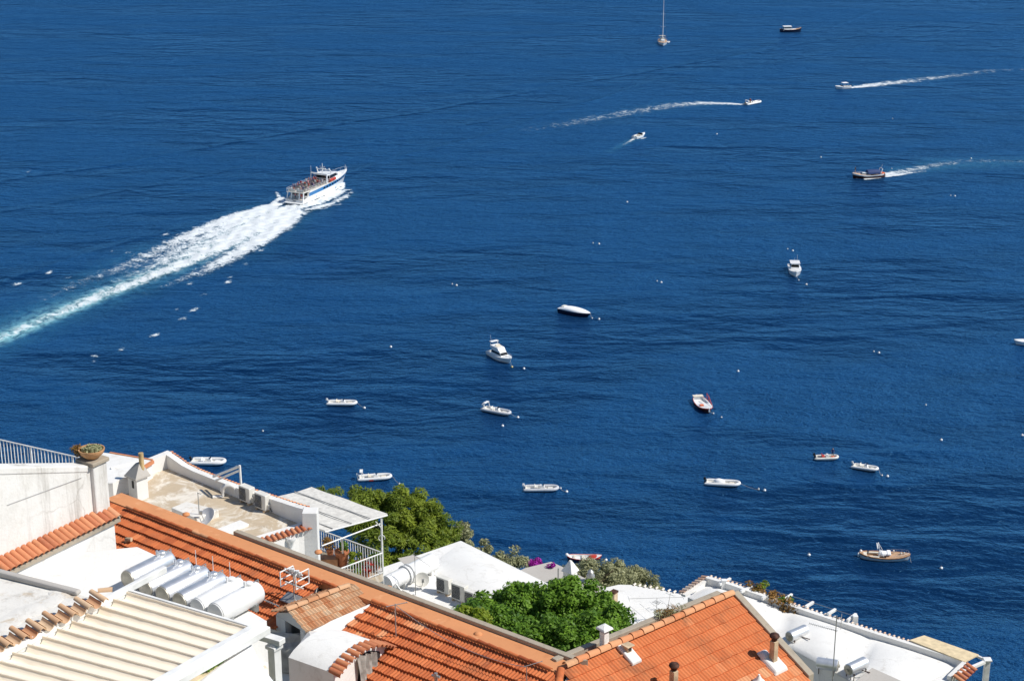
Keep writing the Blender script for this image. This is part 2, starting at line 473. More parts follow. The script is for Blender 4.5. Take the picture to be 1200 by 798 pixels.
# ---------------------------------------------------------------- the sea
def sea_material():
    m = NT('sea_water')
    tc = m.node('ShaderNodeTexCoord')
    def mapped(scale, rot):
        mp = m.node('ShaderNodeMapping'); mp.inputs['Scale'].default_value = scale; mp.inputs['Rotation'].default_value = (0, 0, R(rot))
        m.link(tc.outputs['Object'], mp.inputs['Vector']); return mp.outputs['Vector']
    gust = m.rampf(m.noise(mapped((0.010, 0.024, 1), 8), 1.0, 4, 0.6, 0.4), 0.34, 0.66)
    gust2 = m.noise(mapped((0.035, 0.09, 1), -6), 1.0, 3, 0.6)
    swell = m.noise(mapped((0.045, 0.12, 1), 28), 1.0, 3, 0.5, 0.5)
    mid = m.noise(mapped((0.22, 0.36, 1), 14), 1.0, 4, 0.6, 0.4)
    rip = m.noise(mapped((0.7, 0.95, 1), -12), 1.0, 4, 0.62, 0.3)
    fine = m.noise(mapped((1.7, 2.6, 1), 25), 1.0, 3, 0.6)
    # old wake lines crossing the bay
    sx = m.node('ShaderNodeSeparateXYZ'); m.link(tc.outputs['Object'], sx.inputs[0])
    wob = m.math('MULTIPLY', m.math('SUBTRACT', m.noise(mapped((0.012, 0.012, 1), 0), 1.0, 2), 0.5), 16.0)
    lines = None
    for (a, b, wd, amp) in WAKE_LINES:
        d = (b - a); d.normalize(); nx, ny = -d.y, d.x; c = nx * a.x + ny * a.y
        e = m.math('ADD', m.math('SUBTRACT', m.math('ADD', m.math('MULTIPLY', sx.outputs[0], nx), m.math('MULTIPLY', sx.outputs[1], ny)), c), wob)
        g = m.math('MULTIPLY', m.math('EXPONENT', m.math('MULTIPLY', m.math('POWER', m.math('ABSOLUTE', m.math('DIVIDE', e, wd)), 2.0), -1.0)), amp)
        lines = g if lines is None else m.math('ADD', lines, g)
    h = m.math('MULTIPLY', swell, m.math('ADD', 1.6, m.math('MULTIPLY', gust2, 2.2)))
    h = m.math('ADD', h, m.math('MULTIPLY', mid, m.math('ADD', .72, m.math('MULTIPLY', gust, .5))))
    amp = m.math('ADD', 0.24, m.math('MULTIPLY', gust, 0.46))
    h = m.math('ADD', h, m.math('MULTIPLY', rip, amp))
    h = m.math('ADD', h, m.math('MULTIPLY', fine, m.math('MULTIPLY', amp, 0.46)))
    h = m.math('ADD', h, lines)
    nrm = m.bump(h, 1.0, 1.0)
    deep = m.mix(m.rampf(m.math('ADD', m.math('MULTIPLY', gust2, .5), m.math('MULTIPLY', gust, .30)), 0.26, 0.56), SEA_A, SEA_B)
    body = m.node('ShaderNodeBsdfDiffuse'); m.link(deep, body.inputs['Color']); m.link(nrm, body.inputs['Normal'])
    gl = m.node('ShaderNodeBsdfGlossy', i_Roughness=0.34); gl.inputs['Color'].default_value = (0.21, 0.59, 0.98, 1); m.link(nrm, gl.inputs['Normal'])
    fr = m.node('ShaderNodeFresnel', i_IOR=1.33); m.link(nrm, fr.inputs['Normal'])
    mx = m.node('ShaderNodeMixShader'); m.link(fr.outputs[0], mx.inputs[0])
    m.link(body.outputs[0], mx.inputs[1]); m.link(gl.outputs[0], mx.inputs[2]); m.link(mx.outputs[0], m.out.inputs['Surface'])
    m.n.remove(m.b)
    return m.mat
SEA_A = (0.0017, 0.0185, 0.066); SEA_B = (0.0036, 0.040, 0.132)
WAKE_LINES = [(P(0, 214, 0), P(640, 104, 0), 1.8, 0.75), (P(0, 250, 0), P(520, 150, 0), 1.5, 0.45), (P(0, 332, 0), P(330, 230, 0), 1.6, 0.6)]
mb = MB()
mb.poly([(-4000, 60, 0), (4000, 60, 0), (4000, 9000, 0), (-4000, 9000, 0)])
sea = mb.build('sea', sea_material()); tag(sea, 'deep blue rippled sea filling the bay', 'sea', kind='structure')

# the hillside under the houses, falling steeply to the water
prof = [(-80, 116), (-5, 106.5), (4, 100), (14, 93), (24, 88), (34, 83), (48, 77), (60, 69), (75, 62), (86, 54), (100, 36), (118, 16), (134, 2), (150, -6), (200, -14)]
def terr(x, y):
    for (a, za), (b, zb) in zip(prof, prof[1:]):
        if y <= b:
            k = (y - a) / (b - a); z = za + (zb - za) * k; break
    else: z = -14
    z += 1.2 * math.sin(x * .11 + y * .07) + .6 * math.sin(x * .31 - y * .23)
    return z - (max(0, x - 12) * 0.10 if y > 30 else 0)
xs = np.linspace(-160, 160, 107); ys = np.linspace(-80, 200, 94)
mb = MB()
idx = [[mb.add((x, y, terr(x, y))) for x in xs] for y in ys]
for j in range(len(ys) - 1):
    for i in range(len(xs) - 1):
        mb.face((idx[j][i], idx[j][i + 1], idx[j + 1][i + 1], idx[j + 1][i]))
hill = mb.build('hillside', MT['slope'], smooth=80); tag(hill, 'steep scrubby hillside dropping from the houses to the sea', 'hillside', kind='structure')
# ================================================================ shared building helpers
def tile_rows(mb, o, rdir, ddir, start, end, nrows, pitch, period=0.115, amp=0.028, lip=0.05, seg=6, tint=None, m=0, slope_d=None):
    """rows of fluted clay tiles; start/end: functions of the distance down the slope"""
    o, rdir, ddir = V(o), V(rdir).normalized(), V(ddir).normalized()
    n = rdir.cross(ddir).normalized()
    if n.z < 0: n = -n
    prof_h = [amp * (0.5 - 0.5 * math.cos(2 * math.pi * k / seg)) for k in range(seg)]
    for r in range(nrows):
        d0, d1 = r * pitch, (r + 1) * pitch + 0.02
        a, b = start(d0 + pitch * .5), end(d0 + pitch * .5)
        sh = (r % 2) * 0.5
        k0, k1 = math.floor(a / period), math.ceil(b / period)
        N = (k1 - k0) * seg
        rows = [[], [], []]
        jit = {}
        for i in range(N + 1):
            x = k0 * period + i * period / seg
            tl = int((k0 * seg + i) // (2 * seg))
            if tl not in jit: jit[tl] = (random.uniform(-.010, .010), random.uniform(-.012, .012))
            jz, jd = jit[tl]
            h = prof_h[i % seg]
            rows[0].append(mb.add(o + rdir * x + ddir * d0 + n * (h + 0.0)))
            rows[1].append(mb.add(o + rdir * x + ddir * (d1 + jd) + n * (h + lip + jz)))
            rows[2].append(mb.add(o + rdir * x + ddir * (d1 + jd - .004) + n * (-0.012)))
        for i in range(N):
            tl = int((k0 * seg + i) // (2 * seg))
            rr = random.Random(tl * 7919 + r * 104729)
            t = tint(tl * period * 2, d0, rr) if tint else min(1, max(0, rr.gauss(.45, .16)))
            if period: pass
            mb.face((rows[0][i], rows[1][i], rows[1][i + 1], rows[0][i + 1]), m, t)
            mb.face((rows[1][i], rows[2][i], rows[2][i + 1], rows[1][i + 1]), m, t * .9)

def caps(mb, a, b, r=0.11, ln=0.4, m=0, up=ZD, base_t=0.55, sp=.15, n=7):
    a, b = V(a), V(b); d = b - a; k = max(1, round(d.length / ln)); st = d / k
    for i in range(k):
        p = a + st * i
        mb.barrel(p + up * 0.02, p + st * 1.06 + up * 0.0, r, r * .86, up, n, m, min(1, max(0, random.gauss(base_t, sp))))

def fringe(mb, a, b, outw, ln=0.38, r=0.075, sp=0.2, drop=0.06, m=0, t0=.45, ts=.16):
    """short barrel tiles laid across a wall top, hanging outwards"""
    a, b, outw = V(a), V(b), V(outw).normalized(); d = b - a; k = max(1, round(d.length / sp)); st = d / k
    for i in range(k):
        p = a + st * (i + .5)
        q = p + outw * ln - ZD * drop
        mb.barrel(p - outw * random.uniform(0, .03), q, r * .9, r * 1.05, ZD, 6, m, min(1, max(0, random.gauss(t0, ts))))

def railing(root, name_mat, pts, h=0.95, sp=0.12, r=0.012, post=0.022, mid=False):
    mat = MT[name_mat]
    top = MB(); bars = MB()
    for a, b in zip(pts, pts[1:]):
        a, b = V(a), V(b); d = b - a; L = d.length; k = max(1, round(L / sp))
        top.tube([a + ZD * h, b + ZD * h], .022, 6)
        top.tube([a + ZD * .08, b + ZD * .08], .014, 6)
        for i in range(k + 1):
            p = a + d * (i / k)
            big = (i % 12 == 0) or i == k
            bars.tube([p, p + ZD * h], post if big else r, 5, cap=False)
    top.build('rail', mat, root, smooth=50)
    o = bars.build('balusters', mat, root, smooth=50)
    return o

TAN20 = math.tan(R(20))
def perp_out(a, b, toward):
    d = (V(b) - V(a)); d.z = 0; d.normalize(); n = V((-d.y, d.x, 0))
    return n if n.dot(V(toward)) > 0 else -n

# ================================================================ the tiled house with two wings
ZR = 86.0
R0, R1 = P(122, 583.8, ZR), P(650, 786, ZR)
U1 = (R1 - R0); L1 = U1.length; U1.normalize()
W1 = perp_out(R0, R1, (0, -1, 0))                       # plan direction down the long roof
R2, R3 = P(665, 780, ZR), P(858, 695.6, ZR)
U2 = (R3 - R2); L2 = U2.length; U2.normalize()
W2 = perp_out(R2, R3, (0, -1, 0))
S1, S2 = R(20), R(26)
D1 = (W1 * math.cos(S1) - ZD * math.sin(S1)); D2 = (W2 * math.cos(S2) - ZD * math.sin(S2))
N1 = U1.cross(D1); N1 = N1 if N1.z > 0 else -N1
N2 = U2.cross(D2); N2 = N2 if N2.z > 0 else -N2
# hip where the two wings meet
def hip_dir():
    best = None
    for k in range(3600):
        a = 2 * math.pi * k / 3600; h = V((math.cos(a), math.sin(a), 0))
        if h.dot(W1) < .2 or h.dot(W2) < .2: continue
        e = abs(math.tan(S1) * h.dot(W1) - math.tan(S2) * h.dot(W2))
        if best is None or e < best[0]: best = (e, h)
    return best[1]
HIP = hip_dir()
g1 = HIP.dot(U1) / HIP.dot(W1) * math.cos(S1); g2 = HIP.dot(U2) / HIP.dot(W2) * math.cos(S2)
HC = (R1 + R2) / 2 + HIP * 0.05
def ridge_t(px, py):                                     # distance along the long ridge
    return (P(px, py, ZR) - R0).dot(U1)

house = thing('tiled_house', 'long house whose two orange tiled roof wings meet in a V', 'house', (R1.x, R1.y, 78))
TS = ridge_t(434, 705)
TD = ridge_t(412, 690)                                   # where the dormer meets the ridge
# --- long roof
mb = MB()
def tint1(x, d, rr):
    t = rr.gauss(.33, .13)
    if TD + .3 < x < TD + 2.6 and d < 1.2 and rr.random() < .6 - .22 * (x - TD): t = rr.uniform(.75, 1.0)
    if rr.random() < .012: t = rr.uniform(.7, .9)
    return min(1, max(0, t))
PITCH_T = 0.355
oz = R0 - ZD * 0.07
tile_rows(mb, oz, U1, D1, lambda d: 0, lambda d: TD - 1.15, 6, PITCH_T, tint=tint1, lip=.078)
tile_rows(mb, oz, U1, D1, lambda d: TS, lambda d: L1 + .12 + g1 * d, 17, PITCH_T, tint=tint1, lip=.078)
roof1 = mb.build('tile_roof', MT['tile'], house, smooth=50)
mb = MB()
c0 = ridge_t(150, 594.5)
def cap_line(mb, t0, t1):
    caps(mb, R0 + U1 * t0 + ZD * .03 + W1 * .04, R0 + U1 * t1 + ZD * .03 + W1 * .04, .066, .36, base_t=.25, sp=.3)
cap_line(mb, c0, TD - .25); mb.build('ridge_cap', MT['tile'], roof1, smooth=50)
mb = MB(); cap_line(mb, TS + .05, L1 - .1); mb.build('ridge_cap', MT['tile'], roof1, smooth=50)
# hip caps and the corner
mb = MB(); hd = HIP / HIP.dot(W1) ; hp = V((hd.x, hd.y, -math.tan(S1)))
caps(mb, HC - ZD * .02, HC + hp * 4.2 - ZD * .05, .12, .38, base_t=.5)
mb.build('hip_cap', MT['tile'], roof1, smooth=50)
# --- flat orange strip behind the ridge and its coping
B1 = -W1
mb = MB()
mb.wedge([R0 + B1 * .0 - ZD * .25, R1 + U1 * .15 - ZD * .25, R1 + U1 * .15 + B1 * .76 - ZD * .25, R0 + B1 * .76 - ZD * .25],
         [R0 + B1 * .03 - ZD * .03, R1 + U1 * .15 + B1 * .03 - ZD * .03, R1 + U1 * .15 + B1 * .76 - ZD * .06, R0 + B1 * .76 - ZD * .06])
for px, py in ((373, 645), (455, 687), (560, 741), (218, 601)):
    q = P(px, py, ZR); mb.ball(q - ZD * .05, .13, 10, 6, sq=(1, 1, .55), t=.9)
mb.build('flat_gutter', MT['membrane'], house, smooth=40)
mb = MB()
tc0 = ridge_t(252, 634)
ca, cb = R0 + U1 * tc0 + B1 * .78, R1 + U1 * (.2 + .0) + B1 * .78
mb.wedge([ca - ZD * .35, cb - ZD * .35, cb + B1 * .2 + U1 * .25 - ZD * .35, ca + B1 * .2 - ZD * .35], [ca + ZD * .06, cb + ZD * .06, cb + B1 * .2 + U1 * .25 + ZD * .06, ca + B1 * .2 + ZD * .06])
# right wing: coping behind the strip coloured dark red as shaded
B2 = -W2
da, db = R2 - U2 * .05 + B2 * .42, R3 + B2 * .42
mb.wedge([da - ZD * .35, db - ZD * .5, db + B2 * .2 - ZD * .5, da + B2 * .2 - ZD * .35], [da + ZD * .02, db - ZD * .12, db + B2 * .2 - ZD * .12, da + B2 * .2 + ZD * .02])
mb.build('coping', MT['coping'], house, bevel=.02)
mb = MB()
mb.wedge([R2 - U2 * .1 - ZD * .4, R3 - ZD * .4, R3 + B2 * .42 - ZD * .4, R2 + B2 * .42 - U2 * .1 - ZD * .4],
         [R2 - U2 * .1 - ZD * .04, R3 - ZD * .04, R3 + B2 * .42 - ZD * .32, R2 + B2 * .42 - U2 * .1 - ZD * .14])
mb.build('gutter_strip', MT['membrane_shaded'], house)
# --- right roof
mb = MB()
def tint2(x, d, rr):
    t = rr.gauss(.52, .10)
    if d > 2.25 and x > L2 - 3.2: t = rr.gauss(.78, .08)
    return min(1, max(0, t))
o2 = R2 - ZD * 0.05
tile_rows(mb, o2, U2, D2, lambda d: -.05 + g2 * d, lambda d: L2 - .02, 10, PITCH_T, period=.118, amp=.024, lip=.036, tint=tint2)
tile_rows(mb, o2, U2, D2, lambda d: -.05 + g2 * d, lambda d: L2 - 1.0, 13, PITCH_T, period=.118, amp=.024, lip=.036, tint=tint2)
roof2 = mb.build('tile_roof', MT['tile'], house, smooth=50)
mb = MB(); caps(mb, R2 - U2 * .1 + ZD * .02, R3 + ZD * .02, .125, .42, base_t=.86, sp=.1)
mb.build('ridge_cap', MT['tile'], roof2, smooth=50)
# rake board down the right edge
mb = MB(); ra, rb = R3 + U2 * .02 + ZD * .03, R3 + U2 * .02 + D2 * 3.45 + ZD * .05
mb.wedge([ra - ZD * .3, ra + U2 * .24 - ZD * .3, rb + U2 * .24 - ZD * .3, rb - ZD * .3], [ra + ZD * .02, ra + U2 * .24 + ZD * .02, rb + U2 * .24 + ZD * .02, rb + ZD * .02])
mb.build('rake_board', MT['coping'], house, bevel=.02)
# --- body of both wings
mb = MB()
zb = lambda p, d: V((p.x, p.y, ZR - .35 - d))
e1 = R0 + W1 * 2.1; e1b = R0 + U1 * (TD + .5) + W1 * 2.1
mb.prism([zb(R0 + B1 * .95, 0), zb(R1 + B1 * .95 + U1 * .2, 0), zb(R1, .05), zb(R0, .05)], 72)
def slab(a, b, c, d):                                    # sloped solid under a tile plane
    q = [V(x) for x in (a, b, c, d)]
    mb.wedge([V((x.x, x.y, 74)) for x in q], q)
k = .11
slab(R0 - ZD * k, R0 + D1 * 1.95 - ZD * k, R0 + U1 * (TD - 1.2) + D1 * 1.95 - ZD * k, R0 + U1 * (TD - 1.2) - ZD * k)
dd = 5.6
slab(R0 + U1 * (TS + .02) - ZD * k, R0 + U1 * (TS + .02) + D1 * dd - ZD * k, R1 + U1 * (g1 * dd) + D1 * dd - ZD * k, R1 - ZD * k)
slab(R2 - ZD * k, R2 + U2 * (g2 * 4.2) + D2 * 4.2 - ZD * k, R3 + D2 * 4.2 - U2 * 1.1 - ZD * k, R3 - U2 * 1.1 - ZD * k)
slab(R3 - U2 * 1.11 - ZD * k, R3 - U2 * 1.11 + D2 * 3.3 - ZD * k, R3 + D2 * 3.3 + U2 * .2 - ZD * k, R3 + U2 * .2 - ZD * k)
mb.prism([zb(R2 + B2 * .6, .2), zb(R2, .2), zb(R3 + U2 * .2, .2), zb(R3 + B2 * .6 + U2 * .2, .2)], 72)
mb.build('wall', MT['white'], house)
# --- dormer with its own small tile roof
zd = 86.1
A0, A1 = P(337, 716, zd), P(413, 686, zd)
vd = (A1 - A0); Ld = vd.length; vd.normalize()
sr = vd.cross(ZD).normalized()                           # to the right
dorm = MB()
fl = A0.z - 1.85
def gab(p, w=.72, dz=.30): return [V((p.x, p.y, fl)) - sr * w, V((p.x, p.y, fl)) + sr * w, p + sr * w - ZD * (dz + .06), p - ZD * .06, p - sr * w - ZD * (dz + .06)]
f0 = gab(A0 + vd * .12); f1 = gab(A0 + vd * .30)
# front frame with a square opening: two piers and the gable
for s in (-1, 1):
    q = A0 + vd * .2 + sr * s * (.58 if s > 0 else .52)
    dorm.box((q.x, q.y, (fl + q.z - .45) / 2), (.22 if s > 0 else .46, .22, q.z - .45 - fl), M=frame((0, 0, 0), sr).to_3x3().to_4x4())
dorm.wedge([A0 + vd * .1 - sr * .72 - ZD * .46, A0 + vd * .1 + sr * .72 - ZD * .46, A0 + vd * .1 + sr * .72 - ZD * .36, A0 + vd * .1 - ZD * .08, A0 + vd * .1 - sr * .72 - ZD * .36],
           [A0 + vd * .32 - sr * .72 - ZD * .46, A0 + vd * .32 + sr * .72 - ZD * .46, A0 + vd * .32 + sr * .72 - ZD * .36, A0 + vd * .32 - ZD * .08, A0 + vd * .32 - sr * .72 - ZD * .36])
b0, b1 = A0 + vd * .32, A0 + vd * Ld
dorm.prism([b0 + sr * .72 - ZD * .37, b1 + sr * .72 - ZD * .37, b1 + sr * .55 - ZD * .37, b0 + sr * .55 - ZD * .37], fl)
dorm.prism([b0 - sr * .72 - ZD * .37, b1 - sr * .72 - ZD * .37, b1 - sr * .55 - ZD * .37, b0 - sr * .55 - ZD * .37], fl)
dormer = dorm.build('dormer', MT['white'], house)
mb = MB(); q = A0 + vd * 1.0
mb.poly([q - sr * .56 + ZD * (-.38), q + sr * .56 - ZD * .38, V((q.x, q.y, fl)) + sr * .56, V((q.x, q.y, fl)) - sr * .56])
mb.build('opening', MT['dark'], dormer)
mb = MB()
sl_r = (sr * .86 - ZD * .36); sl_l = (-sr * .86 - ZD * .36)
def tintd(x, d, rr): return min(1, max(0, rr.gauss(.34, .25)))
tile_rows(mb, A0 + ZD * .0, vd, sl_r, lambda d: 0, lambda d: Ld + .1, 4, .225, period=.115, tint=tintd, lip=.045, amp=.045)
tile_rows(mb, A0 + ZD * .0, vd, sl_l, lambda d: 0, lambda d: Ld + .1, 4, .225, period=.115, tint=lambda x, d, rr: rr.uniform(0, .3), lip=.04, amp=.03)
mb.build('dormer_tiles', MT['tile_tan'], dormer, smooth=50)
mb = MB(); caps(mb, A0 - vd * .06 + ZD * .05, A0 + vd * (Ld - .15) + ZD * .05, .10, .42, base_t=.25, sp=.2)
mb.build('ridge_cap', MT['tile_tan'], dormer, smooth=50)
# --- white vault with a tiled arch
zs = 85.9
Na, Nb = P(338, 770, zs), P(391, 788.5, zs)
ud = (Nb - Na); Lv = ud.length; ud.normalize(); vv = V((-ud.y, ud.x, 0)); vv = vv if vv.y > 0 else -vv
arc = [(0, 0), (.1, .06), (.25, .13), (.47, .19), (.75, .235), (1.0, .25), (1.25, .24), (1.5, .19), (1.75, .11), (2.0, 0), (2.3, -.18), (2.6, -.36), (2.9, -.52)]
mb = MB()
prof_b = [Na - ZD * 3] + [Na + vv * a + ZD * h for a, h in arc] + [Na + vv * 2.9 - ZD * 3]
prof_e = [p + ud * Lv for p in prof_b]
mb.wedge(prof_b, prof_e)
# white shoulder between the vault and the dormer
s0, s1 = A0 + vd * .2 + sr * .74 - ZD * .42, A0 + vd * (Ld - .15) + sr * .74 - ZD * .42
loop = [s0, Na - ZD * .02 + ud * .03, Na + vv * 1.0 + ZD * .15 + ud * .03, Na + vv * 2.0 - ZD * .1 + ud * .03, Na + vv * 2.85 - ZD * .5 + ud * .03, R0 + U1 * (TS + .04) + W1 * .12 - ZD * .03, s1]
for i in range(1, len(loop) - 1):
    tri = [loop[0], loop[i], loop[i + 1]]; mb.wedge([V((p.x, p.y, 82)) for p in tri], tri)
vault = mb.build('vault', MT['white_roof'], house, smooth=35)
mb = MB()
for (a, h), (a2, h2) in zip(arc, arc[1:]):
    n = max(1, round(math.hypot(a2 - a, h2 - h) / .2))
    for i in range(n):
        f = (i + .5) / n
        p = Na + ud * (Lv - .16) + vv * (a + (a2 - a) * f) + ZD * (h + (h2 - h) * f + .01)
        upv = (ZD * (a2 - a) - vv * (h2 - h)).normalized()
        mb.barrel(p, p + ud * .42 - ZD * .05, .085, .1, upv, 6, 0, random.uniform(.15, .5))
mb.build('arch_tiles', MT['tile_old'], vault, smooth=50)
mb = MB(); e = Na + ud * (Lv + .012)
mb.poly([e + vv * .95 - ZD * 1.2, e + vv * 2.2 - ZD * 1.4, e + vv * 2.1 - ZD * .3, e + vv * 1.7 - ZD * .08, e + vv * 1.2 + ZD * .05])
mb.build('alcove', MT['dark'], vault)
cloth = MB(); g = []
for i in range(13):
    r_ = []
    for j in range(7):
        a = .95 + .85 * i / 12 + .12 * j / 6; h = .08 - .22 * i / 12 - j * .2
        r_.append(cloth.add(e + vv * a + ZD * h + ud * (.07 + .06 * math.sin(i * 1.7 + j * .4))))
    g.append(r_)
for i in range(12):
    for j in range(6): cloth.face((g[i][j], g[i + 1][j], g[i + 1][j + 1], g[i][j + 1]))
tag(cloth.build('hanging_cloth', MT['tarp'], smooth=80), 'grey crumpled cloth hanging under the tiled arch of the small white vault', 'cloth')

# --- chimneys of the tiled house
def mushroom(px, py, h, base=True):
    p = PP(px, py, R2, N2)
    mb = MB(frame(p, U2))
    mb.box((0, 0, h / 2 - .3), (.185, .185, h + .6))
    c = mb.build('chimney', MT['beige'], house, bevel=.015)
    mb = MB(); q = p + ZD * h
    mb.lathe([(.07, 0), (.09, .03), (.09, .06), (.07, .07), (.07, .09), (.13, .11), (.155, .155), (.13, .21), (.07, .24), (0, .245)], q, 14)
    mb.build('chimney_cap', MT['rust'], c, smooth=40)
    if base:
        mb = MB(frame(p, U2, z=N2, y=N2.cross(U2)))
        mb.box((0, -.05, .03), (.62, .75, .14), taper=.75)
        mb.box((-.1, .3, .08), (.4, .4, .16), taper=.5)
        mb.build('flashing', MT['white'], c, bevel=.05)
mushroom(906, 776, .72); mushroom(789, 808, .62, False)
p = PP(737, 766, R2, N2)
mb = MB(frame(p, U2, z=N2, y=N2.cross(U2))); mb.box((0, 0, .03), (.40, .78, .1), taper=.9)
vent = mb.build('roof_vent', MT['white'], house, bevel=.03)
mb = MB(frame(p + ZD * .05, U2)); mb.box((0, .05, .10), (.17, .17, .20)); mb.box((0, .05, .215), (.29, .28, .04))
mb.build('vent_hood', MT['beige'], vent, bevel=.015)
mb = MB(frame(p + ZD * .05, U2)); mb.box((0, -.04, .12), (.10, .02, .1)); mb.box((.09, .05, .12), (.02, .1, .1))
mb.build('vent_opening', MT['dark'], vent)
p = PP(889, 800, R2, N2)
mb = MB(frame(p, U2)); mb.lathe([(.2, -.2), (.18, .07), (.08, .15), (.07, .2), (.04, .23), (.035, .28), (0, .3)], (0, 0, 0), 12)
mb.build('finial', MT['white'], house, smooth=40)
p = P(708, 757, ZR) + V((0, 0, -.62))
mb = MB(frame(p, U2)); mb.box((0, 0, .35), (.2, .2, 1.5))
c = mb.build('chimney', MT['white'], house, bevel=.02)
mb = MB(frame(p + ZD * 1.1, U2)); mb.box((0, 0, .04), (.18, .18, .08)); c2 = mb.build('smoke_slot', MT['dark'], c)
mb = MB(frame(p + ZD * 1.1, U2)); mb.box((0, 0, .11), (.38, .38, .06), taper=.85); mb.box((0, 0, .17), (.32, .32, .06), taper=.2)
mb.build('chimney_cap', MT['white'], c, bevel=.01)
# stub pipes poking through the long roof
for px, py in ((146, 634), (281, 688)):
    p = PP(px, py, R0, N1); mb = MB()
    mb.tube([p - N1 * .15, p + V((.10, -.06, .10)), p + V((.26, -.12, .12))], .075, 10)
    mb.build('vent_pipe', MT['beige'], house, smooth=50)

# lower terrace in front of the dormer
zt = 84.25
tp = [P(x, y, zt) for x, y in ((285, 716), (368, 735), (415, 782), (404, 860), (270, 860))]
lt = MB(); lt.prism([V((q.x, q.y, zt)) for q in tp], 78)
tag(lt.build('lower_terrace', MT['white_flake']), 'small flaking whitewashed terrace between the dormer and the cream awning', 'terrace')
mb = MB(); q = PY(352, 752, tp[1].y - .6)
pl = [P(312, 738, 85.35), P(345, 741, 85.42), P(368, 738, 85.4), P(366, 750, 85.25), P(350, 764, 85.05), P(318, 758, 85.1)]
g0 = MB(); g0.wedge([V((a.x, a.y, zt + .004)) for a in pl], [V(a) for i, a in enumerate(pl)])
tag(g0.build('membrane_hump', MT['tarp'], bevel=.08, segs=3), 'grey membrane hump on the floor below the dormer opening', 'roof membrane')
# heap of broken tiles beside the tanks
mb = MB()
for i in range(46):
    q = P(random.uniform(314, 336), random.uniform(704, 722), 84.9)
    d = V((random.uniform(-1, 1), random.uniform(-1, 1), random.uniform(-.3, .5))).normalized() * .22
    mb.barrel(q, q + d, .07, .08, ZD, 5, 0, random.random())
bt = mb.build('broken_tiles', MT['tile_old'], smooth=50); tag(bt, 'loose broken tiles heaped at the roof edge left of the dormer', 'tile heap', kind='stuff')
mb = MB()
for k in range(3):
    a, b = P(318, 713 + 6 * k, 85.2 - .2 * k), P(338, 719 + 6 * k, 85.2 - .2 * k); mb.tube([a, b], .02, 6)
for k in range(3):
    a = P(322 + 6 * k, 709 + 2 * k, 85.35); mb.tube([a, a - ZD * 1.0], .02, 6)
tag(mb.build('iron_railing', MT['rust'], smooth=50), 'short rusty iron railing beside the broken tiles', 'railing')

# ================================================================ concrete roof terrace house
ZT = 84.5
K1, K2 = P(196, 549, ZT), P(356, 616, ZT)
UT = (K2 - K1); LT = UT.length; UT.normalize(); VT = V((-UT.y, UT.x, 0)); VT = VT if VT.y > 0 else -VT
th_ = thing('terrace_house', 'white house with a bare sandy concrete roof terrace behind the orange ridge', 'house', (K2.x, K2.y, 74))
mb = MB()
n0, n1 = K1 - VT * 7.2, K2 - VT * 3.9
mb.prism([K1 + VT * .25 - UT * .25, K2 + VT * .25 + UT * .25, n1 + UT * .25 - VT * 1, n0 - UT * .3], 70, 0, mtop=1)
mb.build('wall', [MT['white'], MT['concrete']], th_)
# parapets: heights vary along the sea side
hs = [(-.02, .62), (.06, .50), (.12, .40), (.2, .36), (.35, .37), (.55, .42), (.75, .52), (.95, .62), (1.0, .66)]
def wallrun(mb, a, d, L, hs, inw, thk, z):
    for (t0, h0), (t1, h1) in zip(hs, hs[1:]):
        p, q = a + d * L * t0, a + d * L * t1
        p = V((p.x, p.y, z - .02)); q = V((q.x, q.y, z - .02))
        mb.wedge([p, q, q - inw * thk, p - inw * thk], [p + ZD * h0, q + ZD * h1, q - inw * thk + ZD * h1, p - inw * thk + ZD * h0])
mb = MB()
wallrun(mb, K1, UT, LT + .02, hs, -VT, .25, ZT)
wallrun(mb, K1 + VT * .25, -VT, 6.5, [(0, .62), (.25, .56), (.6, .6), (1, .7)], UT, .25, ZT)
par = mb.build('parapet', MT['white'], th_)
mb = MB()
for (t0, h0), (t1, h1) in zip(hs, hs[1:]):
    fringe(mb, K1 + UT * LT * t0 + VT * .26 + ZD * (h0 - .02), K1 + UT * LT * t1 + VT * .26 + ZD * (h1 - .02), VT, .10, .042, .17, .05, t0=.6)
mb.build('edge_tiles', MT['tile_old'], par, smooth=50)
# right edge: white band with a row of tiles
ra, rb = P(367, 613, ZT + .1), P(304, 632.5, ZT + .1)
rn = perp_out(ra, rb, (1, -1, 0))
mb = MB(); mb.wedge([ra - ZD * .3, rb - ZD * .3, rb - rn * .35 - ZD * .3, ra - rn * .35 - ZD * .3], [ra, rb, rb - rn * .35, ra - rn * .35])
eb = mb.build('edge_band', MT['white'], th_, bevel=.02)
mb = MB(); fringe(mb, ra + ZD * .03, rb + ZD * .03, rn, .3, .075, .19, .1, t0=.2)
mb.build('edge_tiles', MT['tile_old'], eb, smooth=50)
# side wall below the tiles, corner pier and rain pipe
mb = MB(); q0, q1 = ra + rn * .12, rb + rn * .12
mb.prism([q0 - ZD * .12, q1 - ZD * .12, q1 - rn * .6 - ZD * .12, q0 - rn * .6 - ZD * .12], 76)
c_ = K2 + UT * .28 + VT * .08
mb.prism([c_ + ZD * .66 + V((x * .26, y * .26, 0)) for x, y in ((-1, -1), (1, -1), (1, 1), (-1, 1))], 76)
mb.build('side_wall', MT['white'], th_, bevel=.02)
mb = MB(); q = ra.lerp(rb, .5) + rn * .26
mb.lathe([(.07, -.35), (.10, -.2), (.17, -.12), (.17, 0), (.14, 0), (.05, -.1)], q - ZD * .12, 10)
mb.tube([q - ZD * .4, q - ZD * 3.5], .055, 8)
mb.build('rain_pipe', MT['paint'], th_, smooth=50)
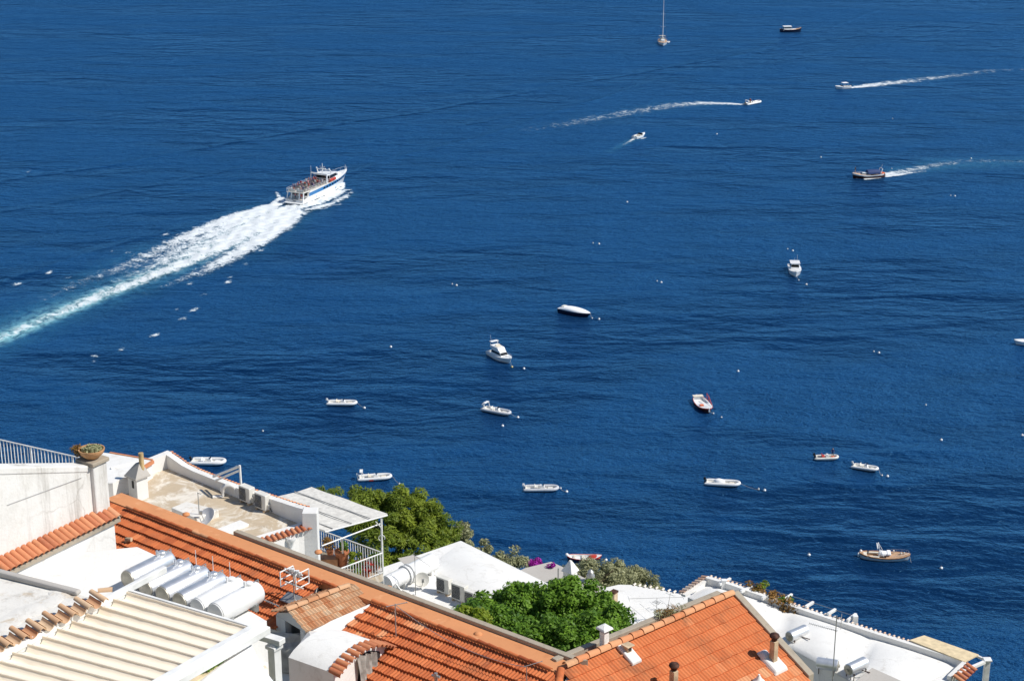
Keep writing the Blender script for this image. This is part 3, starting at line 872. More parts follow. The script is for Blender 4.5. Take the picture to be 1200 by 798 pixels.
# low plaster block on the terrace and chimney hood
mb = MB(); b0, b1 = P(201, 603, ZT), P(231, 616, ZT)
dv = perp_out(b0, b1, (0, 1, 0))
mb.prism([b0 + ZD * .28, b1 + ZD * .28, b1 + dv * 1.0 + ZD * .28, b0 + dv * .7 + ZD * .28], ZT - .1)
mb.build('plaster_block', MT['white_flake'], th_, bevel=.03)
mb = MB(); q = P(398 * 0 + 282, 632, ZT); d2 = perp_out(ra, rb, (1, -1, 0))
for (x0, y0), (x1, y1) in (((262, 628), (292, 616)),):
    a, b = P(x0, y0, ZT), P(x1, y1, ZT); n = perp_out(a, b, (-1, 1, 0))
    mb.prism([a + ZD * .08, b + ZD * .08, b + n * .5 + ZD * .08, a + n * .5 + ZD * .08], ZT - .1)
mb.build('white_kerb', MT['white'], th_, bevel=.02)
cp = P(163, 583, ZT)
mb = MB(frame(cp, UT)); mb.box((0, 0, .3), (.52, .5, 1.1))
ch = mb.build('chimney', MT['white'], th_, bevel=.02)
for c_, s_ in (((-.27, -.02, .60), (.02, .3, .35)), ((.05, -.26, .62), (.1, .02, .28))):
    mb = MB(frame(cp, UT)); mb.box(c_, s_); mb.build('smoke_opening', MT['dark'], ch)
mb = MB(frame(cp + ZD * .85, UT)); mb.box((0, 0, .03), (.68, .66, .06))
mb.wedge([(-.33, -.32, .06), (.33, -.32, .06), (.33, .32, .06), (-.33, .32, .06)], [(-.02, -.02, .52), (.18, -.02, .52), (.18, .12, .52), (-.02, .12, .52)])
mb.build('chimney_hood', MT['grey_roof'], ch)
mb = MB(frame(cp + ZD * .85, UT)); mb.tube([(.17, .1, .1), (.17, .1, .92)], .095, 10)
mb.build('flue_pipe', MT['pipe_y'], ch, smooth=50)
# balcony
ZB = 80.5
Q = P(449, 672, ZB); Qn = P(392, 694, ZB); bl = Q - UD * 4.4; bn = Qn - UD * 4.4
mb = MB(); mb.prism([Q, bl, bn - VD * 1, Qn - VD * 1.2], ZB - .3)
mb.build('balcony_floor', MT['concrete'], th_)
mb = MB(); mb.prism([q - V((0, 0, .3)) for q in (Q - UD * .3 - VD * .3, bl - VD * .3, bn - VD * 1, Qn - VD * 1.2 - UD * .3)], 70)
mb.build('balcony_base', MT['white'], th_)
rl = MB()
def balrail(pts, h):
    for a, b in zip(pts, pts[1:]):
        a, b = V(a), V(b); d = b - a; k = round(d.length / .13)
        rl.tube([a + ZD * h, b + ZD * h], .028, 6); rl.tube([a + ZD * .06, b + ZD * .06], .02, 6)
        for i in range(k + 1):
            rl.tube([a + d * i / k, a + d * i / k + ZD * h], .017, 5, cap=False)
balrail([bl, Q, Qn], .88)
rl.build('balcony_railing', MT['paint'], th_, smooth=50)
# canopy
ZC = 82.95
c1, c2, c3 = P(365, 570.5, ZC + .1), P(454, 602, ZC), P(381, 621.5, ZC); c4 = c1 + (c3 - c2)
mb = MB(); nn = 10; g = []
for i in range(nn + 1):
    r_ = []
    for j in range(nn + 1):
        p = (c4.lerp(c3, i / nn)).lerp(c1.lerp(c2, i / nn), j / nn)
        p = p - ZD * (.05 * math.sin(math.pi * j / nn) + .012 * math.sin(i * 5.1 + j))
        r_.append((p, p - ZD * .035))
    g.append(r_)
ga = [[mb.add(x[0]) for x in r_] for r_ in g]; gb = [[mb.add(x[1]) for x in r_] for r_ in g]
for i in range(nn):
    for j in range(nn):
        mb.face((ga[i][j], ga[i + 1][j], ga[i + 1][j + 1], ga[i][j + 1])); mb.face((gb[i][j + 1], gb[i + 1][j + 1], gb[i + 1][j], gb[i][j]))
for i in range(nn):
    mb.face((ga[i][0], gb[i][0], gb[i + 1][0], ga[i + 1][0])); mb.face((ga[i + 1][nn], gb[i + 1][nn], gb[i][nn], ga[i][nn]))
    mb.face((ga[0][i + 1], gb[0][i + 1], gb[0][i], ga[0][i])); mb.face((ga[nn][i], gb[nn][i], gb[nn][i + 1], ga[nn][i + 1]))
can = thing('balcony_canopy', 'pale reed mat canopy on white iron posts over the balcony', 'canopy', (c2.x, c2.y, ZB))
mb.build('reed_mat', MT['reed'], can, smooth=60)
mb = MB()
for f in (.12, .42, .72):
    a, b = c4.lerp(c1, f), c3.lerp(c2, f); mb.tube([a + ZD * .0, b + ZD * .0], .02, 6)
mb.build('tie_rod', MT['grey_metal'], can, smooth=50)
mb = MB()
pq = Q - UD * .02
mb.tube([pq, V((pq.x, pq.y, c2.z - .05))], .04, 8)
pb = V((c2.x, c2.y, c2.z - .06)); pa = V((c3.x, c3.y, c3.z - .06))
mb.tube([pa, pb], .03, 8)
lo1, lo2 = P(447, 613, ZC - .42), P(377, 639.5, ZC - .42)
mb.tube([lo1, lo2], .028, 8); mb.tube([P(401, 630.5, ZC - .42), P(402, 655, ZB)], .035, 8)
for k in range(8):
    pass
mb.tube([V((pq.x, pq.y, ZB + 1.5)) + V((-.12 * math.sin(a), -.02, -.12 * math.cos(a))) for a in np.linspace(0, 5.2, 12)], .014, 5)
mb.tube([V((pq.x, pq.y, ZB + 1.9)), V((pq.x - .2, pq.y - .16, ZB + 2.25))], .018, 5)
mb.build('frame', MT['paint'], can, smooth=50)
# thin white arm over the sea beyond the parapet
arm = MB(); t0, t1 = PY(281, 546, K2.y + 2.2), PY(250, 558.5, K2.y + 3.0)
arm.tube([t0, t1], .045, 8); arm.tube([t0 - ZD * .16, t1 - ZD * .16 + V((.05, 0, 0))], .04, 8); arm.tube([t0 + ZD * .03, PY(284, 574, K2.y + 2.2) - ZD * 3], .04, 8)
tag(arm.build('bare_pergola', MT['paint'], smooth=50), 'bare white post and double arm standing beyond the concrete terrace parapet', 'pergola')

# ================================================================ far left white roof
ZW = 85.2
pts = [P(x, y, ZW) for x, y in ((106, 528.5), (128, 531), (178, 539.5), (150, 557), (132, 566), (106, 566))]
hw = thing('white_house', 'white flat roofed house with a thin terracotta edge behind the flower bowl', 'house', (pts[2].x, pts[2].y, 72))
mb = MB(); mb.prism(pts, 68); mb.build('wall', MT['white_roof'], hw)
mb = MB()
a, b = pts[2], pts[3]; nrm = perp_out(a, b, (1, -1, 0))
mb.wedge([a - ZD * .1, b - ZD * .1, b + nrm * .1 - ZD * .1, a + nrm * .1 - ZD * .1], [a + ZD * .02, b + ZD * .02, b + nrm * .1 + ZD * .02, a + nrm * .1 + ZD * .02])
a, b = pts[1], pts[2]; nrm = perp_out(a, b, (1, 1, 0))
mb.wedge([a - ZD * .1, b - ZD * .1, b + nrm * .08 - ZD * .1, a + nrm * .08 - ZD * .1], [a + ZD * .03, b + ZD * .03, b + nrm * .08 + ZD * .03, a + nrm * .08 + ZD * .03])
mb.build('roof_edge', MT['tile_old'], hw)
mb = MB(); a, b = P(130, 549, ZW + .02), P(163, 541, ZW + .02); mb.tube([a, b], .05, 6)
mb.build('roof_seam', MT['white'], hw, smooth=60)
# ================================================================ upper left wall, stairs side
zc = 92.5
T0, T1 = P(4, 666, zc), P(140, 600, zc)
vt = (T1 - T0); LTt = vt.length; vt.normalize(); rt = vt.cross(ZD).normalized()     # rt: to the right, towards the viewer
wl = thing('stair_wall', 'tall weathered white wall with red tiles along its foot, left edge', 'wall', (T1.x, T1.y, 86))
n_pl = -rt
def onwall(px, py, off=0.0): return PP(px, py, T0 - rt * (.32 + off), rt)
mb = MB()
f = [onwall(-40, 690), onwall(126, 606), onwall(111, 546.5), onwall(-40, 549)]
mb.wedge([p - rt * .35 for p in f], f)
w_ = mb.build('wall', MT['white_old'], wl, bevel=.03)
mb = MB(); g = [onwall(-40, 557.5, -.02), onwall(110, 553.5, -.02), onwall(110.5, 546, -.02), onwall(-40, 548, -.02)]
mb.wedge([p - rt * .42 for p in g], g)
mb.build('wall_cap', MT['white_old'], wl, bevel=.03)
mb = MB(); a, b = onwall(8, 592), onwall(95, 560); mb.tube([a, b], .012, 5)
mb.build('cable', MT['grey_metal'], wl, smooth=60)
# pillar with cap
pc = onwall(118.5, 600) - rt * .15
mb = MB(frame((pc.x, pc.y, 0), vt)); ztop = PY(118, 541, pc.y).z
mb.box((.0, 0, (ztop + 88) / 2), (.46, .5, ztop - 88))
pil = mb.build('pillar', MT['white_old'], wl, bevel=.04)
mb = MB(frame((pc.x, pc.y, 0), vt)); mb.box((0, 0, ztop + .05), (.56, .6, .1))
mb.build('pillar_cap', MT['coping'], pil, bevel=.02)
# tile coping: barrels running down to the right
mb = MB(); n = 22
for i in range(n):
    p = T0 + vt * (LTt * (i + .3) / n) - rt * .34 + ZD * .10
    mb.barrel(p, p + rt * .42 - ZD * .19, .080, .098, (ZD * 1 + rt * .3), 7, 0, min(1, max(0, random.gauss(.38, .14))))
mb.build('coping_tiles', MT['tile_old'], wl, smooth=50)
mb = MB(); mb.wedge([T0 - rt * .4 - ZD * .1, T1 - rt * .4 - ZD * .1, T1 + rt * .02 - ZD * .24, T0 + rt * .02 - ZD * .24], [T0 - rt * .4 + ZD * .06, T1 - rt * .4 + ZD * .06, T1 + rt * .02 - ZD * .12, T0 + rt * .02 - ZD * .12])
mb.build('mortar_bed', MT['coping'], wl)
lw = MB(); a, b = T0 + vt * -1 , T1 - vt * .15
lw.wedge([V((p.x, p.y, 86)) for p in (a - rt * .8, b - rt * .8, b - rt * .04, a - rt * .04)], [p - ZD * .26 for p in (a - rt * .8, b - rt * .8, b - rt * .04, a - rt * .04)])
lw.build('lower_wall', MT['white'], wl, bevel=.02)

# flower bowl
bowl = thing('flower_bowl', 'wide ochre clay bowl of succulents standing on the pillar', 'flower bowl', (pc.x + .02, pc.y, ztop + .1))
mb = MB(); mb.lathe([(.13, 0), (.16, .02), (.27, .12), (.32, .22), (.32, .245), (.29, .245), (.24, .17), (0, .16)], (pc.x, pc.y, ztop + .1), 18)
mb.build('bowl', MT['bowl'], bowl, smooth=40)
cs = [(pc.x + .05 * math.cos(a) + random.uniform(-.14, .18), pc.y + random.uniform(-.15, .15), ztop + .1 + .25) for a in range(12)]
leaves_mesh('plant', cs, [.075] * 12, 34, .045, MT['leaf_olive'], bowl, .5)
cs = [(pc.x - .33 + random.uniform(-.1, .1), pc.y + random.uniform(-.15, .15), ztop + .1 + random.uniform(.1, .28)) for a in range(8)]
leaves_mesh('dry_plant', cs, [.1] * 8, 45, .05, MT['leaf_dry'], bowl, .2, .25)

# stair railing behind the wall
zr = 92.4
ra, rb = P(-12, 512.5, zr), P(97, 537, zr)
rail = thing('stair_railing', 'white iron railing with slim balusters behind the weathered wall', 'railing', (rb.x, rb.y, zr - .95))
railing(rail, 'paint', [ra - ZD * .95, rb - ZD * .95], .95, .118, .013, .03)
fl = MB(); n = perp_out(ra, rb, (0, -1, 0))
fl.prism([ra - ZD * 1.0 - n * .2, rb - ZD * 1.0 - n * .2 + UD * .5, rb - ZD * 1.0 + n * 6 + UD * .3, ra - ZD * 1.0 + n * 6 - UD * 1], 84)
tag(fl.build('stair_landing', MT['white_flake']), 'white landing below the iron railing, mostly hidden by the weathered wall', 'landing')
wp = MB(); q = P(88, 544, zr - .55); wp.box((q.x, q.y, q.z - .62), (.45, .3, .5))
tag(wp.build('stub_wall', MT['white'], bevel=.04), 'small white stub wall where the iron railing ends beside the bowl', 'wall')

# ================================================================ foreground house: tanks, slab, awning
ZA = 92.0
up_ = thing('foreground_house', 'nearest white house with a cracked roof slab and a white tank shelf, lower left corner', 'house', (-7, 31, 86))
# tank shelf, its left end added to cover a shadow on the wall
sh = [P(x, y, ZA) for x, y in ((30, 652), (110, 645), (161, 640), (187, 652), (313, 727), (288, 745), (110, 712), (30, 712))]
mb = MB(); mb.prism(sh, 84); mb.build('tank_shelf', MT['white'], up_, bevel=.03)
# kerb in front of the tanks
a, b = P(148, 691, ZA + .95), P(198, 663, ZA + .3)
# roof slab left of the awning
ZS = 94.05
slab_p = [P(x, y, ZS) for x, y in ((-60, 655), (0, 672), (97, 697), (120, 703), (-10, 758), (-60, 770))]
mb = MB(); mb.prism(slab_p, 86); mb.build('roof_slab', MT['white_flake'], up_, bevel=.03)
mb = MB(); a, b = P(-30, 664.5, ZS), P(96, 695, ZS); nn_ = perp_out(a, b, (0, -1, 0))
mb.wedge([a, b, b + nn_ * .16, a + nn_ * .16], [a + ZD * .14, b + ZD * .10, b + nn_ * .16 + ZD * .10, a + nn_ * .16 + ZD * .14])
mb.build('slab_kerb', MT['grey_roof'], up_, bevel=.04)
mb = MB(); a, b = P(95, 697, ZS), P(-20, 757, ZS); nn_ = perp_out(a, b, (-1, 1, 0))
for i in range(26):
    f = (i + random.random()) / 26; p = a.lerp(b, f) + nn_ * random.uniform(.28, .42)
    mb.ball(p, random.uniform(.12, .24), 8, 5, sq=(1.2, 1.4, .12))
mb.build('mortar_ridge', MT['white_flake'], up_, smooth=80)
# tan barrel tiles along the slab edge
mb = MB(); a, b = P(121, 700.5, ZS + .12), P(-12, 762, ZS + .12); dl = (b - a); nt_ = round(dl.length / .41); st = dl / nt_; out = perp_out(a, b, (1, -1, 0))
for i in range(nt_ + 1):
    p = a + st * (i + .15) - out * .30
    mb.barrel(p + ZD * .07, p + out * .46 + ZD * .0, .058, .07, ZD, 8, 0, random.uniform(.25, .85))
    p2 = a + st * (i + .65) - out * .22
    mb.barrel(p2 + ZD * .06, p2 + out * .36 + ZD * .01, .10, .10, ZD, 8, 0, random.uniform(.1, .9), concave=True)
p = a - out * .1; mb.barrel(p + ZD * .10 - out * .05, p + ZD * .10 + V((.24, .08, 0)), .06, .07, ZD, 8, 0, .6)
mb.build('edge_tiles', MT['tile_tan'], up_, smooth=50)

# upper terrace floor under the awning and beside it
ZF = 91.0
fp = [P(x, y, ZF) for x, y in ((60, 720), (250, 735), (300, 738), (322, 800), (345, 900), (60, 900))]
mb = MB(); mb.prism(fp, 80); mb.build('terrace_floor', MT['white_flake'], up_)

# --- tanks
tank_c = [(150, 679, 0), (171, 690, 0), (191, 697.5, 0), (211, 705, 0), (232, 711.5, 1), (253, 718.5, 1)]
TR = .232; TL = 1.28; ZTK = ZA + .32
tlab = ['steel water tank farthest left, end half hidden by the white kerb', 'steel water tank with a tan end, second from the left of the row', 'steel water tank with a tan end, third from the left of the row', 'steel water tank lying directly beside the white tanks', 'white water tank lying between the last steel tank and the larger white tank', 'larger plain white water tank at the right end of the row']
VT0 = V((math.sin(R(36)), math.cos(R(36)), 0))
for k, (px, py, wh) in enumerate(tank_c):
    r = TR * (1.0 if k < 5 else 1.12)
    p = P(px, py, ZTK + (0.0))
    t = thing('water_tank', tlab[k], 'water tank', (p.x, p.y, ZA), 0, 'water tanks lying in a row')
    mb = MB(); body = MT['gel'] if wh else MT['steel']
    mb.lathe([(r * .97, 0), (r, .02), (r, TL - .05), (r * .93, TL), (r * .6, TL + .06), (0, TL + .08)], p, 28, axis=VT0)
    mb.build('body', body, t, smooth=35)
    mb = MB(); mb.lathe([(r * .93, -.006), (r * .9, -.03), (r * .5, -.045), (0, -.05)], p, 28, axis=VT0)
    mb.build('end_cap', MT['gel'] if wh else MT['steel_dull'], t, smooth=35)
    q = p + VT0 * (TL * .82) + ZD * r
    mb = MB(); mb.lathe([(.09, -.03), (.09, .05), (.07, .07), (0, .075)], q, 12); mb.lathe([(.03, 0), (.03, .14), (0, .15)], q - VT0 * .14, 8)
    mb.build('filler_cap', body, t, smooth=40)
    for s in (.2, .8):
        mb = MB(); c = p + VT0 * (TL * s); mb.box((c.x, c.y, (ZA + c.z - r * .55) / 2), (.08, .5, c.z - r * .55 - ZA), M=frame((0, 0, 0), VT0).to_3x3().to_4x4()); mb.build('cradle', MT['grey_metal'], t)
    mb = MB(); c = p + VT0 * (TL + .05) - ZD * .05
    mb.tube([c, c + VT0 * .12, c + VT0 * .12 - ZD * .22, c + VT0 * .12 - ZD * .22 + UD * .5], .018, 6); mb.tube([q + VT0 * .1, q + VT0 * .28 + ZD * .02, q + VT0 * .3 - ZD * .5], .014, 6)
    mb.build('pipe', MT['grey_metal'], t, smooth=50)
    if k in (1, 2, 3):
        mb = MB(); c = p + VT0 * (TL * .98) + V((.2, .1, 0)); mb.tube([c - ZD * .2, c + ZD * .42], .008, 5)
        mb.build('vent_rod', MT['paint'], t, smooth=60)

# --- cream awning
ZW0 = 94.0
C0, C1, C2, C3 = P(149, 694, ZW0), P(-14, 780, ZW0), P(291, 736, ZW0 - .25), P(150, 822, ZW0 - .25)
C2b, C3b = P(291, 736, ZW0 - .25), P(168, 806, ZW0 - .25)
ext = (C1 - C0)
C1 = C0 + ext * 1.25; C3 = C2 + (C3b - C2b) * 1.5
aw = thing('pergola_awning', 'cream folding fabric awning hanging in scallops from a white pergola frame', 'awning', (C2.x, C2.y, ZF))
NF = 12; ns = 10; mb = MB()
rows = []
for i in range(NF * ns + 1):
    f = i / (NF * ns); ph = (i % ns) / ns
    # each scallop: hangs steeply just past the batten, then climbs gently to the next
    sag = 0.0 if ph == 0 else -(0.185 * (1 - ph) ** .8 * min(1, ph * 4.5) ** .8)
    r_ = []
    for j in range(13):
        s = j / 12
        p = C0.lerp(C1, f).lerp(C2.lerp(C3, f), s)
        r_.append(mb.add(p + ZD * (sag * (.80 - .30 * s) + .008 * math.sin(j * 2.3 + i))))
    rows.append(r_)
for i in range(NF * ns):
    for j in range(12): mb.face((rows[i][j], rows[i + 1][j], rows[i + 1][j + 1], rows[i][j + 1]))
cv = mb.build('canvas', MT['canvas'], aw, smooth=50)
mb = MB()
for i in range(NF + 1):
    f = i / NF; a, b = C0.lerp(C1, f), C2.lerp(C3, f); mb.tube([a + ZD * .012, b + ZD * .012], .016, 6)
mb.build('battens', MT['canvas'], aw, smooth=60)
def beam(mb, a, b, w, h, dz=0.0):
    a, b = V(a), V(b); d = (b - a); L = d.length; M_ = frame(a.lerp(b, .5) + ZD * dz, d)
    keep = mb.M; mb.M = M_; mb.box((0, 0, 0), (L, w, h)); mb.M = keep
dA = (C0 - C1).normalized(); dB = (C2 - C3).normalized(); dT = (C2 - C0).normalized()
mb = MB(); beam(mb, C0 + dA * 1.15 - dT * .055, C1 - dT * .055, .10, .14, .03)
beam(mb, C0 + dA * .02 - dT * .06, C1 - dT * .06, .06, .34, -.21)
mb.build('side_rail', MT['paint'], aw, bevel=.012)
mb = MB(); beam(mb, C2 + dB * .3 + dT * .12, C3 + dT * .12, .16, .16, .02)
mb.build('side_rail', MT['paint'], aw, bevel=.012)
mb = MB(); beam(mb, C2 + dB * .25 + dT * .26, C3 + dT * .26, .10, .15, -.06)
mb.build('gutter_beam', MT['paint'], aw, bevel=.012)
mb = MB(); beam(mb, C0 + dA * .06, C2 + dA * .06, .06, .08, .0)
mb.build('front_rail', MT['paint'], aw, bevel=.012)
for q in (C3 + dT * .2, C0 - dA * .2 + dT * .1):
    mb = MB(); mb.box((q.x, q.y, (q.z - .2 + ZF) / 2), (.13, .13, q.z - .2 - ZF)); mb.build('post', MT['paint'], aw, bevel=.01)

# white pergola post with a short beam
p = P(321, 753, 93.3)
pg = thing('pergola_post', 'square white post with a short white beam on top, right of the cream awning', 'pergola post', (p.x, p.y, ZF))
mb = MB(frame((p.x, p.y, 0), UD)); mb.box((0, 0, (93.3 + ZF) / 2), (.19, .19, 93.3 - ZF)); mb.box((0, 0, 93.22), (.26, .26, .08))
mb.build('post', MT['paint'], pg, bevel=.012)
mb = MB(); b0, b1 = P(294, 741, 93.36), P(331, 752, 93.36); beam(mb, b0, b1, .2, .12, .0)
mb.build('beam', MT['paint'], pg, bevel=.012)

# white shade sail
s0, s1, s2 = P(292, 750, 93.5), P(332, 812, 93.25), P(214, 812, 93.35)
mb = MB(); N = 14; idx = {}
for i in range(N + 1):
    for j in range(N + 1 - i):
        a, b = i / N, j / N; c = 1 - a - b
        # edges cut in concave curves
        p = s0 * c + s1 * a + s2 * b
        cen = (s0 + s1 + s2) / 3
        e = (c * a * (1 - b) + a * b * (1 - c) * .4 + b * c * .6 * (1 - a))
        p = p.lerp(cen, .42 * e) - ZD * (1.6 * a * b * c)
        idx[i, j] = mb.add(p)
for i in range(N):
    for j in range(N - i):
        mb.face((idx[i, j], idx[i + 1, j], idx[i, j + 1]))
        if i + j < N - 1: mb.face((idx[i + 1, j], idx[i + 1, j + 1], idx[i, j + 1]))
sail = mb.build('shade_sail', MT['sail'], smooth=80)
sm = sail.modifiers.new('thick', 'SOLIDIFY'); sm.thickness = .012
tag(sail, 'white triangular shade sail stretched below the awning beam', 'shade sail')
# strip of grass in a tan planter under the awning edge
ga, gb = P(236, 785, ZF + .35), P(262, 769, ZF + .35)
pl = thing('grass_planter', 'tan planter of green grass seen through the gap beside the shade sail', 'planter', (ga.x, ga.y, ZF))
mb = MB(); beam(mb, ga - (gb - ga) * .9, gb, .5, .4, -.2); mb.build('trough', MT['bamboo'], pl, bevel=.02)
cs = [tuple(ga.lerp(gb, random.random()) + V((random.uniform(-.12, .12), random.uniform(-.12, .12), .05))) for _ in range(30)]
leaves_mesh('grass', cs, [.12] * 30, 45, .10, MT['leaf_dark'], pl, 1.0, .12)

# ================================================================ white vaulted house in the middle
ZV = 79.0
E, F_, G = P(540, 633, ZV), P(668, 696, ZV), P(440, 667, ZV)
H = G + (F_ - E)
hv = thing('vaulted_house', 'white house with a softly vaulted roof behind the leafy courtyard tree', 'house', (E.x, E.y, 66))
mb = MB(); mb.prism([E, F_, H, G - VD * .5, G], 62); mb.build('wall', MT['white_roof'], hv, bevel=.03)
mb = MB(); n = 24; g = []
a0, a1, a2, a3 = P(540, 636, ZV), P(657, 693, ZV), P(600, 725, ZV), P(497, 667, ZV)
for i in range(n + 1):
    r_ = []
    for j in range(n + 1):
        s, t = i / n, j / n
        p = a0.lerp(a1, s).lerp(a3.lerp(a2, s), t)
        e = min(s, 1 - s) * 4.5; e2 = min(t, 1 - t) * 3.2
        k = 1 - math.exp(-2.2 * min(e, e2)); k2 = 1 - math.exp(-1.6 * (e * e2) / (e + e2 + 1e-6))
        r_.append(mb.add(p + ZD * (.015 + .24 * math.sin(math.pi * s) ** .9 * math.sin(math.pi * t) ** .9)))
    g.append(r_)
for i in range(n):
    for j in range(n): mb.face((g[i][j], g[i][j + 1], g[i + 1][j + 1], g[i + 1][j]))
mb.build('vault', MT['white_roof'], hv, smooth=80)
mb = MB(); q = P(470, 655, ZV + .004)
mb.poly([P(x, y, ZV + .006) for x, y in ((466, 654), (484, 650), (500, 656), (478, 664))])
mb.build('painted_shade', MT['grey_roof'], hv)  # shaded facet of the vault, put in as a flat grey colour

# white pipe-fitted water cistern
ca, cb = P(453, 684, ZV + .42), P(478, 672, ZV + .42)
ds = (cb - ca).normalized()
cis = thing('water_cistern', 'long white cylindrical cistern with flange rings on the vaulted house terrace', 'cistern', (ca.x, ca.y, ZV))
mb = MB(); mb.lathe([(0, -.06), (.2, -.03), (.33, 0), (.33, 1.0), (.40, 1.0), (.40, 1.07), (.33, 1.07), (.33, 1.2), (.40, 1.2), (.40, 1.27), (.33, 1.27)], ca, 20, axis=ds)
mb.build('body', MT['gel'], cis, smooth=35)
mb = MB(); mb.lathe([(.36, 1.27), (.36, 2.6), (.3, 2.68), (.15, 2.74), (0, 2.75)], ca, 20, axis=ds); mb.build('rear_body', MT['gel'], cis, smooth=35)
for s in (.2, .8, 1.5, 2.3):
    mb = MB(); c = ca + ds * s; mb.box((c.x, c.y, ZV + .1), (.12, .55, .3), M=frame((0, 0, 0), ds).to_3x3().to_4x4()); mb.build('cradle', MT['white'], cis)
mb = MB(); c = ca + ds * .1 + V((.3, -.25, 0)); mb.tube([c + ZD * .1, c - ZD * .1 + V((.35, -.1, -.25)), c + V((.7, .05, -.36))], .04, 7); mb.tube([ca + V((-.1, -.2, .45)), ca + V((-.1, -.25, -.4))], .02, 6)
mb.build('pipe', MT['paint'], cis, smooth=50)

# ================================================================ grey roofed house, round white house
ZG = 72.0
gp = [P(x, y, ZG) for x, y in ((600, 672), (615, 665), (646, 657.5), (660, 664), (706, 687), (690, 700), (650, 712), (610, 690))]
hg = thing('grey_roofed_house', 'house with a pale grey flat roof in front of the magenta bougainvillea', 'house', (gp[2].x, gp[2].y, 60))
mb = MB(); mb.prism(gp, 54); mb.build('wall', MT['grey_roof'], hg, bevel=.04)
mb = MB(); mb.poly([P(x, y, ZG + .005) for x, y in ((684, 693), (692, 688), (708, 686.5), (707, 689), (688, 696))]); mb.build('brown_strip', MT['coping'], hg)
cq = P(668, 686, ZG)
mb = MB(frame(cq, UD)); mb.box((0, 0, .2), (.5, .5, 1.2)); chg = mb.build('chimney', MT['white'], hg, bevel=.02)
mb = MB(frame(cq, UD)); mb.box((.08, -.26, .5), (.14, .02, .18)); mb.build('smoke_slot', MT['dark'], chg)
mb = MB(frame(cq + ZD * .8, UD)); mb.wedge([(-.33, -.32, 0), (.33, -.32, 0), (.33, .32, 0), (-.33, .32, 0)], [(-.05, -.05, .55), (.05, -.05, .55), (.05, .05, .55), (-.05, .05, .55)])
mb.build('chimney_hood', MT['white'], chg, bevel=.02)
mb = MB(); q = P(654, 690, ZG); mb.tube([q, q + ZD * 1.1], .035, 7); mb.build('vent_pipe', MT['grey_metal'], hg, smooth=50)
cq = P(692, 681, ZG); cw = thing('chimney_cowl', 'dark grey chimney cowl at the edge of the grey roof by the olive trees', 'chimney cowl', (cq.x, cq.y, ZG))
mb = MB(frame(cq, UD)); mb.box((0, 0, .05), (.34, .34, .22)); mb.build('base', MT['coping'], cw)
mb = MB(); mb.lathe([(.1, .15), (.2, .2), (.21, .34), (.13, .48), (.16, .52), (.07, .62), (0, .66)], cq, 12); mb.build('cowl', MT['grey_metal'], cw, smooth=40)

ZE = 71.0
ep = [(676, 701), (693, 694.5), (708, 688), (725, 684.3), (740, 684.6), (752, 686.8), (765, 688.6), (780, 691.5), (793, 694.5), (803, 695.5), (835, 700), (860, 740), (760, 790), (690, 760)]
epp = [P(x, y, ZE) for x, y in ep]
he = thing('round_roofed_house', 'white house with a broad rounded flat roof right of the olive trees', 'house', (epp[3].x, epp[3].y, 58))
mb = MB(); mb.prism(epp, 52); mb.build('wall', MT['white_roof'], he, bevel=.05)
mb = MB()
for i in range(4, 9):
    a, b = epp[i], epp[i + 1]; n = perp_out(a, b, (0, 1, 0)); fringe(mb, a + ZD * .02 - n * .1, b + ZD * .02 - n * .1, n, .3, .06, .3, .06, t0=.8, ts=.1)
mb.build('edge_tiles', MT['tile_pale'], he, smooth=50)
cq = P(719, 716, ZE); mb = MB(frame(cq, UD)); mb.box((0, 0, .45), (.26, .3, 1.1)); c = mb.build('chimney', MT['beige'], he, bevel=.01)
mb = MB(frame(cq, UD)); mb.box((-.0, 0, 1.05), (.3, .34, .09)); mb.build('chimney_cap', MT['rust'], c)

# ================================================================ right-hand terrace house
ZH = 76.9
X1, X2 = P(829, 686, ZH), P(1124, 781.5, ZH)
UH = (X2 - X1); LH = UH.length; UH.normalize(); VH = V((-UH.y, UH.x, 0)); VH = VH if VH.y > 0 else -VH
hh = thing('white_terrace_house', 'long white house with a low tile-fringed parapet along the sea at lower right', 'house', (X2.x, X2.y, 64))
nr = [P(x, y, ZH) for x, y in ((806, 700), (862, 728), (912, 752), (958, 777), (1000, 800), (1010, 830))]
rt2 = [P(1110, 792, ZH), X2]
base_poly = [X1 + VH * .22 - UH * .1, X2 + VH * .22 + UH * .12, X2 - VH * 5 + UH * .12] + nr[::-1]
mb = MB(); mb.prism(base_poly, 58); mb.build('wall', MT['white'], hh)
# soft vaulted roof skin, two cells
mb = MB(); n = 30; g = []
o_near = [nr[0], nr[2], nr[4], P(1045, 820, ZH)]
def nearp(s):
    s *= 3; k = min(2, int(s)); return o_near[k].lerp(o_near[k + 1], s - k)
for i in range(n + 1):
    r_ = []
    for j in range(n + 1):
        s, t = i / n, j / n
        p = (X1 + UH * LH * s).lerp(nearp(s), t)
        cell = (s * 3.0) % 1.0 if s < 1 else 1.0
        e = math.sin(math.pi * cell) ** .6 * math.sin(math.pi * min(1, max(0, t))) ** .5 if 0 < cell < 1 else 0
        r_.append(mb.add(p + ZD * (.012 + .30 * e)))
    g.append(r_)
for i in range(n):
    for j in range(n): mb.face((g[i][j], g[i][j + 1], g[i + 1][j + 1], g[i + 1][j]))
mb.build('vaulted_roof', MT['white_roof'], hh, smooth=80)
mb = MB(); hp_ = [(-.01, .36), (.1, .40), (.2, .36), (.45, .30), (.7, .30), (1.0, .34), (1.012, .34)]
wallrun(mb, X1, UH, LH, hp_, -VH, .22, ZH)
a = X1 + VH * .22; b = P(803, 699, ZH); d = (b - a); 
